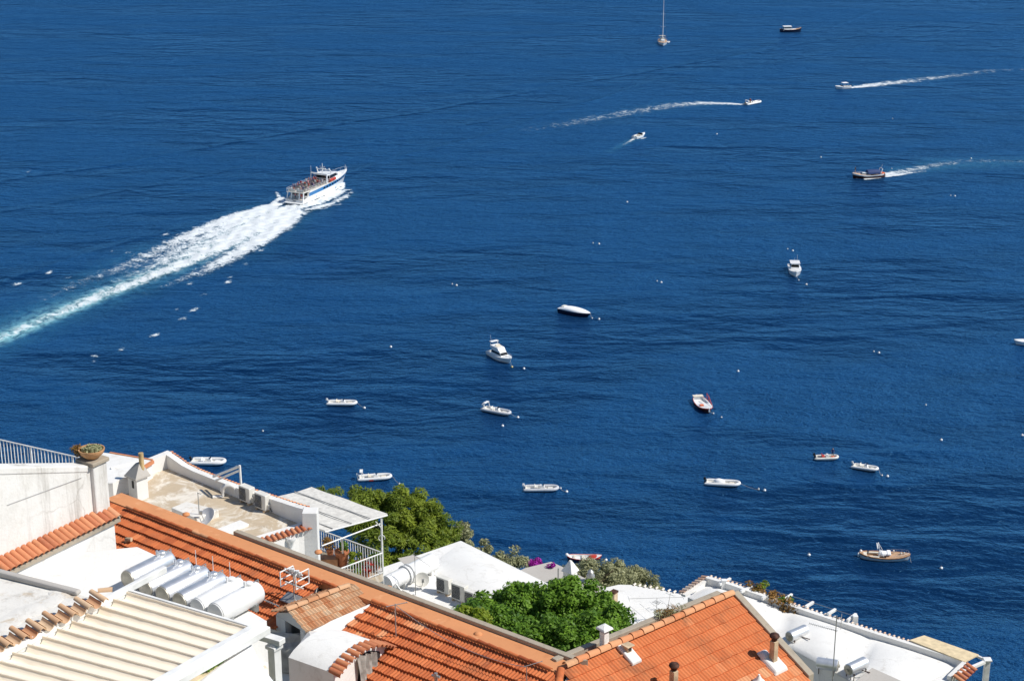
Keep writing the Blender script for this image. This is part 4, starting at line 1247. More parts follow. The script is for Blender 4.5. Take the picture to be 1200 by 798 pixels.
wallrun(mb, a, d.normalized(), d.length, [(0, .30), (.4, .16), (1, .1)], UH, .2, ZH)
pr = mb.build('parapet', MT['white'], hh)
mb = MB()
for (t0, h0), (t1, h1) in zip(hp_, hp_[1:]):
    fringe(mb, X1 + UH * LH * t0 + VH * .2 + ZD * (h0 - .025), X1 + UH * LH * t1 + VH * .2 + ZD * (h1 - .025), VH, .14, .045, .2, .03, t0=.35, ts=.25)
fringe(mb, a + ZD * .32 - UH * .1, b + ZD * .12 - UH * .1, perp_out(a, b, (-1, 1, 0)), .26, .075, .2, .08, t0=.2)
mb.build('edge_tiles', MT['tile_pale'], pr, smooth=50)
# right end wall with red tiles
a, b = P(1133, 776, ZH + .36), P(1115, 793, ZH + .2); n = perp_out(a, b, (1, -1, 0))
mb = MB(); mb.wedge([V((q.x, q.y, ZH - .1)) for q in (a, b, b - n * .2, a - n * .2)], [a, b, b - n * .2, a - n * .2]); ew = mb.build('end_parapet', MT['white'], hh, bevel=.03)
mb = MB(); fringe(mb, a + n * .05 + ZD * .02, b + n * .05 + ZD * .02, n, .42, .09, .22, .14, t0=.3)
mb.build('edge_tiles', MT['tile_old'], ew, smooth=50)
# lower white floor beside the tiled roof
lf = [P(x, y, 75.4) for x, y in ((846, 715), (925, 757), (990, 793), (1010, 860), (900, 860), (900, 800), (880, 745))]
mb = MB(); mb.prism(lf, 66); mb.build('lower_floor', MT['white_roof'], hh)
mb = MB(); mb.poly([P(x, y, ZH + .36) for x, y in ((1022, 782), (1062, 800), (1075, 830), (990, 830), (985, 812))])
mb.build('shingle_patch', MT['grey_roof'], hh)
# bamboo canopy and post
ca, cb, cc, cdd = P(1083, 744, ZH + .35), P(1147, 766.5, ZH + .35), P(1131, 775, ZH + .36), P(1066, 749.5, ZH + .36)
bc = thing('bamboo_canopy', 'yellow bamboo canopy on a white frame beyond the right end of the parapet', 'canopy', (cb.x, cb.y, ZH - 2.2))
mb = MB(); up2 = ZD * .05; loop = [ca, cb, cc, cdd]; mb.wedge([q - up2 for q in loop], loop); mb.build('bamboo_mat', MT['bamboo'], bc)
mb = MB(); p0 = P(1157, 774, ZH + .25)
beam(mb, P(1140, 766, ZH + .25), p0, .09, .09); beam(mb, P(1122, 789, ZH + .25), p0, .12, .12)
mb.box((p0.x, p0.y, p0.z + .06), (.3, .3, .06)); mb.box((p0.x, p0.y, p0.z - 1.3), (.2, .2, 2.7))
mb.build('frame', MT['paint'], bc, bevel=.01)
# pergola beams poking over the parapet
pgr = thing('pergola', 'row of white pergola beam ends with a climbing plant behind the long parapet', 'pergola', (X1.x, X1.y, ZH - 2.2))
for (x0, y0, x1, y1) in ((843, 684.5, 856, 678), (868, 693, 881, 687.5), (893, 701.5, 905, 695), (920, 702, 928, 696.5), (944, 711, 953, 705.5), (970, 719.5, 979, 714), (993, 727, 1003, 719.5)):
    mb = MB(); a, b = P(x0, y0, ZH + .35), P(x1, y1, ZH + .35); beam(mb, a, b, .1, .12); mb.build('beam', MT['paint'], pgr, bevel=.01)
for q in (P(1002, 726, ZH + .3), P(848, 684, ZH + .3)):
    mb = MB(); mb.box((q.x, q.y, q.z - 1.1), (.2, .2, 2.6)); mb.build('post', MT['paint'], pgr, bevel=.01)
mb = MB(); mb.tube([P(856, 679.5, ZH + .4), P(928, 698, ZH + .33), P(1003, 722, ZH + .38)], .012, 5); mb.build('wire', MT['grey_metal'], pgr)
def creeper(a, b, n, mats, nm='climbing_plant'):
    cs = [tuple(P(a[0] + (b[0] - a[0]) * f, a[1] + (b[1] - a[1]) * f, ZH + .3) + V((random.uniform(-.3, .3), random.uniform(0, .5), random.uniform(-.35, .2)))) for f in np.linspace(0, 1, n)]
    leaves_mesh(nm, cs, [.17] * n, 55, .06, MT[mats], pgr, .4)
creeper((884, 694), (900, 700), 8, 'leaf_dry'); creeper((888, 692), (898, 696), 6, 'leaf_lime'); creeper((905, 702), (935, 713), 22, 'leaf_dry'); creeper((922, 708), (932, 711), 5, 'leaf_dark')
# ================================================================ air conditioners
def ac_unit(label, p, xd, w=.58, h=.58, d=.28):
    """front (grille) faces -y of the unit's frame"""
    t = thing('air_conditioner', label, 'air conditioner', tuple(p), math.atan2(xd.y, xd.x), 'outdoor air conditioner units')
    mb = MB(); mb.box((0, 0, .08 + h / 2), (w, d, h)); mb.build('casing', MT['plastic'], t, world=False, bevel=.02)
    mb = MB(); ax = (0, -1, 0); c = (-.09, -d / 2 - .004, .08 + h * .5)
    mb.box((c[0], c[1], c[2]), (w * .60, .012, h * .80))
    g = mb.build('grille', MT['grille'], t, world=False)
    mb = MB()
    for r in (.08, .15, .22): mb.tube([(c[0] + r * math.cos(a), c[1] - .012, c[2] + r * math.sin(a)) for a in np.linspace(0, 2 * math.pi, 17)[:-1]], .006, 4, closed=True)
    mb.build('guard', MT['grey_metal'], g, world=False)
    for s in (-1, 1):
        mb = MB(); mb.box((s * w * .36, 0, .04), (.08, d * 1.15, .08)); mb.build('foot', MT['beige'], t, world=False)
    mb = MB(); mb.box((w / 2 + .03, .02, .22), (.06, .16, .2)); mb.build('valve_cover', MT['plastic'], t, world=False, bevel=.01)
    mb = MB(); mb.tube([(w / 2 + .05, .02, .2), (w / 2 + .12, .04, .05), (w / 2 + .2, .25, .03), (w / 2 + .1, .5, .03)], .016, 5); mb.build('coolant_pipe', MT['black'], t, world=False, smooth=60)
    return t
fx = UT
ac_unit('left air conditioner unit by the parapet of the concrete roof terrace', P(290, 589, ZT), fx)
ac_unit('air conditioner unit by the parapet of the concrete terrace, the one nearer the reed canopy', P(308.5, 597.5, ZT), fx)
ac_unit('air conditioner unit standing apart on the vaulted white roof, nearest the white cistern', P(521, 695, ZV), UD, .62, .62)
ac_unit('middle air conditioner unit beside the white vault, partly in front of its neighbour', P(539, 704, ZV), UD, .66, .66)
ac_unit('air conditioner unit next to the leafy courtyard tree on the vaulted white roof', P(554, 711.5, ZV), UD, .62, .62)
# white swan-neck vent on the concrete terrace
p = P(269, 582, ZT); mb = MB()
mb.tube([p + V((.35, 0, 0)) * math.cos(a) * .7 + V((0, 0, .22 + .24 * math.sin(a))) for a in np.linspace(-.2, math.pi, 10)], .09, 9)
mb.tube([p + V((-.24, 0, .23)), p + V((-.24, 0, 0)), p + V((-.6, -.1, .03))], .07, 8)
tag(mb.build('roof_vent', MT['white'], smooth=50), 'white swan neck vent pipe left of the terrace air conditioners', 'vent pipe')

# ================================================================ satellite dishes
def dish(label, p, r, look, mat='plastic', mast=.5):
    p = V(p); look = V(look).normalized()
    t = thing('satellite_dish', label, 'satellite dish', tuple(p))
    c = p + ZD * mast
    mb = MB(); prof = [(r * k / 8, .22 * r * (k / 8) ** 2) for k in range(9)]
    prof2 = [(r * k / 8, .22 * r * (k / 8) ** 2 - .015) for k in range(8, -1, -1)]
    mb.lathe(prof2[::-1] + [(r * 1.02, .22 * r)] + prof[::-1], c, 22, axis=look); mb.build('reflector', MT[mat], t, smooth=40)
    mb = MB(); mb.tube([c - look * .04, p - look * .1], .025, 7); mb.build('mast', MT['grey_metal'], t, smooth=50)
    mb = MB(); q = c + look * r * .95; s = look.cross(ZD).normalized()
    mb.tube([c - ZD * r * .9 * .9 + look * .12, q], .012, 5); mb.box(tuple(q), (.09, .09, .12)); mb.build('feed_arm', MT['grey_metal'], t)
    return t
dish('pale grey satellite dish lying low behind the orange ridge', P(243, 613, ZT), .36, (-.5, -.45, .75), 'tubeg', .22)
dish('small beige satellite dish at the end of the white cistern', P(494, 690, ZV), .30, (.25, -.9, .25), 'plastic', .42)

# ================================================================ antennas
def antenna_tv(label, base, h, arms, boomdir, r=.022, lean=(0, 0)):
    base = V(base); t = thing('tv_antenna', label, 'antenna', tuple(base))
    top = base + V((lean[0], lean[1], h)); mb = MB(); mb.tube([base, top], [r, r * .8], 6); mb.build('mast', MT['grey_metal'], t, smooth=50)
    for (f, bl0, bl1, n, el, bd, rr) in arms:
        c = base.lerp(top, f); bd = V(bd).normalized(); cr = bd.cross(ZD).normalized(); mb = MB()
        mb.tube([c - bd * bl0, c + bd * bl1], rr, 5)
        for k in range(n):
            q = c - bd * bl0 + bd * ((bl0 + bl1) * k / max(1, n - 1)); L = el * (1 - .25 * k / max(1, n))
            mb.tube([q - cr * L, q + cr * L], rr * .7, 4)
        mb.build('array', MT['grey_metal'], t, smooth=50)
    return t
b = PP(345, 704, R0, N1)
ta = antenna_tv('white panel antenna on a short mast on the tiled roof left of the dormer', b, .95, [], UD, .022)
mb = MB(); c = b + ZD * .75
for k in range(2):
    o_ = c + UD * (-.28 + .56 * k * .9) + VD * (.15 * k)
    for z in (-.24, 0, .24): mb.tube([o_ + ZD * z - VD * .28, o_ + ZD * z + VD * .28], .022, 5)
    for y in (-.28, .28): mb.tube([o_ + VD * y - ZD * .24, o_ + VD * y + ZD * .24], .022, 5)
for z in (-.2, .15, .25): mb.tube([c + ZD * z - UD * .35, c + ZD * z + UD * .4], .024, 5)
for k in range(5): mb.box(tuple(c + UD * (-.1 + .1 * k) + ZD * (.26 + .03 * (k % 2))), (.09, .09, .1))
mb.build('panel', MT['paint'], ta)
mb = MB(frame(b, U1, z=N1, y=N1.cross(U1))); mb.box((-.12, 0, .05), (.6, .4, .05)); mb.build('base_plate', MT['grey_metal'], ta, bevel=.01)
antenna_tv('thin bent aerial mast on the concrete terrace beside the grey dish', P(234, 611, ZT), 1.12, [(.98, .02, .2, 2, .08, UD, .012)], UD, .02)
antenna_tv('thin aerial with a long tilted boom over the white cistern', P(487, 697, ZV), 1.75, [(.97, .75, .1, 7, .14, (-.75, .45, .35), .009)], UD, .016)
antenna_tv('tall aerial mast with a long comb shaped array over the white terrace roof', P(975, 803, ZH) - ZD * 1.5, 4.45, [(.86, 1.0, .05, 16, .10, (.92, -.32, -.12), .011), (.98, .12, .12, 2, .12, UD, .02)], UD, .024)
antenna_tv('slender white rod aerial by the long parapet of the white terrace', P(985, 741, ZH), .85, [], UD, .014)
antenna_tv('wide rusty aerial with crossed booms on the rounded white roof', P(769, 729, ZE), 1.30, [(1.0, 1.35, 1.25, 2, .25, (1, .1, -.02), .012), (.72, 1.2, .4, 4, .5, (1, .5, .0), .012), (.82, .1, .1, 3, .2, VD, .02)], UD, .016)
antenna_tv('small leaning aerial behind the wide rusty one on the rounded white roof', P(782, 716, ZE), 1.0, [(.9, .25, .25, 3, .18, UD, .010)], UD, .014, (.12, 0))
q = PP(443, 778, R0, N1)
antenna_tv('bare iron pole on the long tiled roof right of the white vault', PP(464, 745, R0, N1), 1.05, [(.97, .25, .35, 2, .05, (1, .25, .1), .014)], UD, .02)
antenna_tv('short iron pole near the corner of the long tiled roof', PP(617, 800, R0, N1), .55, [(.97, .05, .45, 2, .04, (1, .25, .2), .012)], UD, .016)
mb = MB(); pa, pb = PP(464, 745, R0, N1) + ZD * 1.02, PP(617, 800, R0, N1) + ZD * .5
mb.tube([pa.lerp(pb, f) - ZD * (.35 * 4 * f * (1 - f)) for f in np.linspace(0, 1, 14)], .010, 5)
tag(mb.build('cable', MT['grey_metal'], smooth=60), 'thin sagging cable strung over the long tiled roof between two iron poles', 'cable')
q = PP(511, 800, R0, N1); mb = MB(); mb.tube([q, q + ZD * .32], .05, 8); mb.tube([q + ZD * .2 - UD * .14, q + ZD * .24 + UD * .14], .04, 8)
tag(mb.build('vent_pipe', MT['grey_metal'], smooth=50), 'small grey T shaped vent pipe on the tiled roof at the bottom edge', 'vent pipe')

# ================================================================ steel boilers on the right terrace
def boiler(label, p, ax, L=.95, r=.22, z=.38):
    p = V(p); ax = V(ax).normalized(); a = p + ZD * z
    t = thing('boiler_tank', label, 'water boiler', tuple(p), 0, 'steel boilers on the white terrace roof')
    mb = MB(); mb.lathe([(r * .9, 0), (r, .02), (r, L - .02), (r * .9, L)], a, 22, axis=ax); mb.build('body', MT['steel'], t, smooth=35)
    mb = MB(); mb.lathe([(r * .88, -.004), (r * .7, -.03), (0, -.05)], a, 20, axis=ax); mb.lathe([(.06, -.04), (.06, -.08), (0, -.085)], a, 10, axis=ax); mb.build('end_cap', MT['steel_dull'], t, smooth=35)
    mb = MB(); cr = ax.cross(ZD).normalized()
    for s in (.15, .85):
        for k in (-1, 1):
            q = a + ax * (L * s) + cr * (k * r * .8); mb.tube([q - ZD * .05, V((q.x, q.y, p.z - .02))], .018, 5)
        q = a + ax * (L * s) - ZD * (r * .75); mb.tube([q - cr * r, q + cr * r], .018, 5)
    mb.tube([a + ax * L * .6 + cr * r * .9 - ZD * .12, a + ax * L * .6 + cr * (r + .35) - ZD * .05], .02, 6)
    mb.build('stand', MT['rust'], t, smooth=50)
    mb = MB(); q = a + ax * .1; mb.tube([q - ZD * r * .8 + cr * .05, q - ZD * (r + .25) + cr * .08], .025, 6); mb.build('pipe', MT['grey_metal'], t, smooth=50)
VB = V((math.sin(R(52)), math.cos(R(52)), 0))
boiler('steel boiler nearest the tiled roof edge on the right terrace', P(924, 756, ZH), VB)
boiler('steel boiler with its round end facing right, just left of the tall aerial mast', P(981, 789, ZH), (-.95, .3, 0), .8, .23, .34)
boiler('steel boiler on tall legs furthest right on the right terrace', P(993, 797, ZH), VB, .95, .23, .45)

# ================================================================ pots on the balcony
def pot(label, px, py, r, h, leaf, n=6, lr=.16, size=.06, grp='potted plants on the balcony'):
    p = P(px, py, ZB)
    t = thing('potted_plant', label, 'potted plant', tuple(p), 0, grp)
    mb = MB(); mb.lathe([(r * .7, 0), (r * .95, h * .85), (r * 1.08, h * .86), (r * 1.08, h), (r * .9, h), (r * .85, h * .9), (0, h * .88)], p, 14); mb.build('pot', MT['pot'], t, smooth=35)
    cs = [(p.x + random.uniform(-1, 1) * lr, p.y + random.uniform(-1, 1) * lr, p.z + h + random.uniform(.05, lr * 2.2)) for _ in range(n)]
    leaves_mesh('plant', cs, [lr * .7] * n, 34, size, MT[leaf], t, .5)
pot('tall terracotta planter standing under the reed canopy on the balcony', 401, 662, .27, .62, 'leaf_dark', 5, .16)
pot('potted plant with reddish leaves left of the tall terracotta planter', 387, 652, .14, .28, 'leaf_dry', 7, .2)
pot('leafy pot between the tall planter and the balcony rail', 416, 665, .15, .25, 'leaf_lime', 7, .18)
pot('red flowering pot close to the balcony corner post', 441, 667, .17, .3, 'leaf_dark', 7, .2)
pot('pot with red blooms in the middle of the near balcony rail', 430, 676, .16, .26, 'redflower', 5, .16)
pot('green pot against the near balcony rail, lowest in the photo', 419, 680, .17, .3, 'leaf_dark', 7, .2)
pot('small terracotta pot on the balcony floor beside the lower green pot', 425, 672, .13, .24, 'redflower', 4, .13)
pw = MB(); q = P(386, 664, ZB); pw.box((q.x, q.y, q.z + .2), (.7, .4, .42)); tag(pw.build('wooden_chest', MT['wood'], bevel=.02), 'brown wooden chest on the balcony beside the white corner pier', 'chest')

# ================================================================ trees and shrubs
c = PY(468, 620, 68.5)
tree('pine_tree', 'large yellow green tree behind the balcony canopy', 'tree', (c.x, c.y, terr(c.x, c.y)), c, (2.1, 1.5, 1.0), 80, (.20, .40), 170, .12, MT['leaf_pine'], 'trees and shrubs on the cliff edge', .22, .9, .22,
     [(PY(432, 588, 69.5), (1.0, .8, .62), 24), (PY(474, 586, 69.3), (1.0, .8, .62), 26), (PY(502, 603, 69), (.8, .8, .55), 18), (PY(522, 621, 69), (.65, .6, .45), 13), (PY(455, 655, 67), (1.5, 1.2, 1.3), 36), (PY(505, 636, 68), (1.2, 1.2, .8), 26), (PY(462, 690, 66.5), (1.6, 1, 1), 20), (PY(418, 608, 68.5), (.9, .8, .8), 18)])
c = PY(537, 630, 71); tree('shrub', 'greyish green shrub at the top corner of the vaulted white roof', 'shrub', (c.x, c.y, terr(c.x, c.y)), c, (.9, .8, .6), 24, (.2, .34), 130, .075, MT['leaf_olive'], 'trees and shrubs on the cliff edge', .08)
c = PY(566, 641, 72); tree('shrub', 'tiny shrub top peeping over the white vault edge', 'shrub', (c.x, c.y, terr(c.x, c.y)), c, (.35, .3, .35), 8, (.14, .22), 90, .07, MT['leaf_olive'], 'trees and shrubs on the cliff edge', .05)
c = PY(382, 574, 70.5); tree('shrub', 'pointed green shoots showing over the far edge of the reed canopy', 'shrub', (c.x, c.y, terr(c.x, c.y)), c - ZD * .2, (.9, .5, .35), 16, (.14, .24), 90, .07, MT['leaf_pine'], 'trees and shrubs on the cliff edge', .06, 1.0, .25)
c = PY(598, 659, 78); tree('olive_shrub', 'pale olive shrub between the white vault and the magenta bougainvillea', 'shrub', (c.x, c.y, terr(c.x, c.y)), c, (1.1, .9, .6), 34, (.2, .36), 140, .075, MT['leaf_olive'], 'trees and shrubs on the cliff edge', .08, .35, .35)
c = PY(626, 660, 79); tree('bougainvillea', 'magenta bougainvillea bush behind the grey flat roof', 'shrub', (c.x, c.y, terr(c.x, c.y)), c, (.5, .45, .26), 14, (.14, .24), 130, .06, MT['flower'], None, .06, .4, .6)
c = P(645, 663.5, ZG + .1); bv = thing('bougainvillea', 'small magenta sprig at the tip of the grey flat roof', 'shrub', (c.x, c.y, ZG))
leaves_mesh('crown', [tuple(c + V((random.uniform(-.15, .15), random.uniform(-.1, .1), random.uniform(-.05, .1)))) for _ in range(4)], [.13] * 4, 50, .05, MT['flower'], bv, .4)
c = PY(697, 677, 84); tree('olive_tree', 'large grey green olive tree in front of the red boat', 'tree', (c.x, c.y, terr(c.x, c.y)), c, (1.6, 1.3, .95), 64, (.24, .44), 150, .085, MT['leaf_olive'], 'trees and shrubs on the cliff edge', .15, .4, .32)
c = PY(727, 682, 85); tree('olive_tree', 'middle olive tree of the row above the rounded white roof', 'tree', (c.x, c.y, terr(c.x, c.y)), c, (1.1, 1.0, .9), 44, (.22, .4), 140, .085, MT['leaf_olive'], 'trees and shrubs on the cliff edge', .13, .4, .32, [(PY(724, 667, 85), (.5, .5, .5), 12)])
c = PY(752, 686, 86); tree('olive_tree', 'rightmost olive tree above the rounded white roof', 'tree', (c.x, c.y, terr(c.x, c.y)), c, (1.0, .9, .75), 38, (.22, .38), 140, .085, MT['leaf_olive'], 'trees and shrubs on the cliff edge', .12, .4, .32, [(PY(742, 674, 86), (.4, .4, .45), 10)])
c = PY(668, 668, 85); tree('olive_shrub', 'low olive shrub between the grey roof tip and the large olive tree', 'shrub', (c.x, c.y, terr(c.x, c.y)), c - ZD * .3, (1.3, .9, .5), 30, (.2, .34), 130, .075, MT['leaf_olive'], 'trees and shrubs on the cliff edge', .08, .35, .35)
c = PY(770, 690, 86); tree('olive_shrub', 'small olive shrub just past the end of the olive trees', 'shrub', (c.x, c.y, terr(c.x, c.y)), c - ZD * .2, (.7, .6, .35), 14, (.18, .28), 120, .07, MT['leaf_olive'], 'trees and shrubs on the cliff edge', .06, .35, .35)
c = PY(638, 733, 52.5)
tree('courtyard_tree', 'dense fresh green tree filling the courtyard between the two roof wings', 'tree', (c.x, c.y, terr(c.x, c.y)), c - ZD * .2, (2.35, 2.0, 1.1), 150, (.20, .44), 200, .074, MT['leaf_dark'], None, .2, .55, .5,
     [(PY(650, 700, 53.2), (1.7, 1.1, .55), 44), (PY(612, 706, 53.4), (1.1, .9, .5), 26), (PY(572, 714, 53), (.8, .7, .42), 24), (PY(556, 724, 51.5), (.6, .6, .4), 16), (PY(664, 688, 53.4), (.35, .3, .3), 8), (PY(724, 730, 52), (.5, .5, .5), 14), (PY(590, 718, 53.5), (1.0, .9, .55), 30), (PY(690, 722, 53), (1.1, .9, .7), 34), (PY(640, 760, 50.5), (1.8, 1.0, 1.0), 60), (PY(575, 735, 51), (.9, .8, .6), 24), (PY(700, 745, 51), (.8, .8, .7), 24)])
c = PY(553, 728, 50.2); sh_ = thing('lime_shrub', 'bright lime green shrub at the left edge of the courtyard tree', 'shrub', (c.x, c.y, terr(c.x, c.y)))
mb = MB(); mb.tube([(c.x, c.y, terr(c.x, c.y)), c], [.06, .03], 6); mb.build('trunk', MT['bark'], sh_)
cc_, rr_ = crown_clumps(c, (.75, .6, .4), 22, .16, .28); leaves_mesh('crown', cc_, rr_, 120, .07, MT['leaf_lime'], sh_, .5)
c = P(784, 722, 85.9); wd = thing('weed_tuft', 'dry tuft of weeds growing on the beige coping of the right roof', 'weeds', (c.x, c.y, c.z))
leaves_mesh('leaves', [tuple(c + V((random.uniform(-.4, .4), random.uniform(-.2, .2), random.uniform(0, .22)))) for _ in range(12)], [.16] * 12, 40, .06, MT['leaf_olive'], wd, .6, .2)
leaves_mesh('stalks', [tuple(c + V((random.uniform(-.3, .4), random.uniform(-.2, .2), random.uniform(.05, .3)))) for _ in range(8)], [.14] * 8, 30, .07, MT['leaf_dry'], wd, .4, .15)
# ================================================================ boats
def lerp(a, b, t): return a + (b - a) * t

def hull(mb, L, B, sheer, draft=.3, tr=.8, rake=.5, fine=2.2, double=False, ns=18, m_bot=0, m_top=1, m_strake=None, flare=.75):
    """loft a hull; returns gunwale points (right side, left side)"""
    def beam(t):
        if double:
            return B / 2 * max(0.03, (1 - abs(2 * t - 1) ** fine)) ** .62
        if t < .45: return B / 2 * (tr + (1 - tr) * math.sin(t / .45 * math.pi / 2))
        u = (t - .45) / .55
        return B / 2 * max(0.02, 1 - u ** fine) ** .75
    fr = [0, .3, .52, .62, .86, 1.0]
    sec = []
    for i in range(ns + 1):
        t = i / ns; t = 1 - (1 - t) ** 1.25
        b, s = beam(t), sheer(t); bow = max(0, (t - .55) / .45) ** 1.4
        row = []
        for f in fr:
            wide = [0, .52, .86, .90, .97, 1.0][fr.index(f)]; nar = [0, .22, .40, .46, flare, 1.0][fr.index(f)]
            k = lerp(wide, nar, bow)
            z = lerp(-draft, .05, f / .52) if f <= .52 else lerp(.05, s, (f - .52) / .48)
            x = -L / 2 + t * L
            zf = (z + draft) / (s + draft)
            x -= rake * (1 - zf) * max(0, (t - .6) / .4) ** 1.5
            if double: x += rake * .6 * (1 - zf) * max(0, (.4 - t) / .4) ** 1.5
            row.append((x, b * k, z))
        sec.append(row)
    ids = []
    for row in sec:
        ids.append([[mb.add((x, s * y, z)) for x, y, z in row] for s in (-1, 1)])
    nf = len(fr)
    for i in range(ns):
        for s in (0, 1):
            for j in range(nf - 1):
                mm = m_bot if j < 2 else m_top
                if j == nf - 2 and m_strake is not None: mm = m_strake
                q = (ids[i][s][j], ids[i + 1][s][j], ids[i + 1][s][j + 1], ids[i][s][j + 1])
                mb.face(q if s == 0 else q[::-1], mm)
    for i, flip in ((0, False), (ns, True)):                # transom / stem closure
        for j in range(nf - 1):
            q = (ids[i][0][j], ids[i][0][j + 1], ids[i][1][j + 1], ids[i][1][j])
            mb.face(q if not flip else q[::-1], m_bot if j < 2 else m_top)
    return [V(r[-1]) for r in sec]

def deck(mb, gun, floor, x0, x1, side=.82, camber=.05, m_deck=0, m_floor=0, m_side=0, rise=0.0):
    """deck over a gunwale line with an open well between x0 and x1"""
    n = len(gun)
    def ring(p, inside):
        y = p.y
        if inside:
            yi = y * side
            return [V((p.x, -y, p.z)), V((p.x, -yi, p.z + .02)), V((p.x, -yi * .96, floor)), V((p.x, yi * .96, floor)), V((p.x, yi, p.z + .02)), V((p.x, y, p.z))]
        c = camber + rise
        return [V((p.x, -y, p.z)), V((p.x, -y * side, p.z + .02 + rise * .7)), V((p.x, -y * .3, p.z + c)), V((p.x, y * .3, p.z + c)), V((p.x, y * side, p.z + .02 + rise * .7)), V((p.x, y, p.z))]
    def bridge(a, b, ms):
        A = [mb.add(q) for q in a]; Bq = [mb.add(q) for q in b]
        for k in range(5): mb.face((A[k], Bq[k], Bq[k + 1], A[k + 1]), ms[k])
    for i in range(n - 1):
        a, b = gun[i], gun[i + 1]; mid = (a.x + b.x) / 2; ins = x0 < mid < x1
        ms = [m_deck, m_side, m_floor, m_side, m_deck] if ins else [m_deck] * 5
        bridge(ring(a, ins), ring(b, ins), ms)
        if i + 1 < n - 1:
            nx = x0 < (gun[i + 1].x + gun[i + 2].x) / 2 < x1
            if nx != ins:
                A = ring(b, True); C = ring(b, False)
                mb.poly([A[1], A[2], A[3], A[4], C[4], C[3], C[2], C[1]], m_side)
    a = ring(gun[0], x0 < (gun[0].x + gun[1].x) / 2 < x1)
    if x0 < (gun[0].x + gun[1].x) / 2 < x1: mb.poly([a[1], a[4], a[3], a[2]], m_side)

def boat(name, label, cat, s, b, L=None, group=None, z=0, shift=0.0):
    a, c = P(s[0], s[1], 0), P(b[0], b[1], 0); d = c - a
    rz = math.atan2(d.y, d.x); mid = a.lerp(c, .5)
    BOATLOG.append((name, round(d.length, 1), L, round(math.degrees(rz))))
    return thing(name, label, cat, (mid.x, mid.y, z), rz, group)
BOATLOG = []
def cabin(mb, x0, x1, w0, w1, z0, z1, rf=.5, rb=.15, ins=.12, m=0):
    """deckhouse block; front raked by rf, back by rb, sides inset"""
    mb.wedge([(x0, -w0 / 2, z0), (x1, -w1 / 2, z0), (x1, w1 / 2, z0), (x0, w0 / 2, z0)],
             [(x0 + rb, -w0 / 2 + ins, z1), (x1 - rf, -w1 / 2 + ins, z1), (x1 - rf, w1 / 2 - ins, z1), (x0 + rb, w0 / 2 - ins, z1)], m)
def band(mb, x0, x1, w0, w1, z0, z1, rf, rb, ins, f0, f1, eps=.012, m=0, sides=True, front=True, back=False):
    """window strip laid a hair proud of a cabin block between height fractions f0..f1"""
    def lp(f): return [V((x0 + rb * f, -(w0 / 2 - ins * f), lerp(z0, z1, f))), V((x1 - rf * f, -(w1 / 2 - ins * f), lerp(z0, z1, f))), V((x1 - rf * f, w1 / 2 - ins * f, lerp(z0, z1, f))), V((x0 + rb * f, w0 / 2 - ins * f, lerp(z0, z1, f)))]
    A, B_ = lp(f0), lp(f1)
    for k, on in ((0, sides), (1, front), (2, sides), (3, back)):
        if not on: continue
        a, b, c, d = A[k], A[(k + 1) % 4], B_[(k + 1) % 4], B_[k]
        n = (b - a).cross(d - a).normalized(); cen = V(((x0 + x1) / 2, 0, a.z))
        if n.dot(a - cen) < 0: n = -n
        e = (b - a).normalized() * .06
        mb.poly([a + n * eps + e, b + n * eps - e, c + n * eps - e, d + n * eps + e], m)
def rails(mb, gun, x0, x1, h=.5, r=.014, inn=.95):
    for s in (-1, 1):
        pts = [V((p.x, s * p.y * inn, p.z)) for p in gun if x0 <= p.x <= x1]
        if len(pts) < 2: continue
        mb.tube([p + ZD * h for p in pts], r, 5)
        for p in pts[::2] + [pts[-1]]: mb.tube([p, p + ZD * h], r * .8, 4)
def outboard(root, x, z, s=1.0, mat='black', y=0.0):
    mb = MB(); mb.box((x - .18 * s, y, z + .28 * s), (.42 * s, .30 * s, .38 * s), taper=.75); mb.box((x - .14 * s, y, z - .2 * s), (.16 * s, .12 * s, .8 * s)); mb.box((x + .05 * s, y, z + .02 * s), (.14 * s, .2 * s, .2 * s))
    mb.build('outboard_motor', MT[mat], root, world=False, bevel=.03 * s)
def mooring(root, bow, buoy_px):
    q = P(buoy_px[0], buoy_px[1], 0.12)
    M_ = Matrix.Translation(root.location) @ Matrix.Rotation(root.rotation_euler.z, 4, 'Z') @ Matrix.Scale(root.scale.x, 4); q = M_.inverted() @ q
    mb = MB(); b = V(bow); mb.tube([b.lerp(q, f) - ZD * (.25 * math.sin(math.pi * f) * b.z) for f in np.linspace(0, 1, 7)], .022, 5)
    mb.build('mooring_rope', MT['rope'], root, world=False, smooth=60)

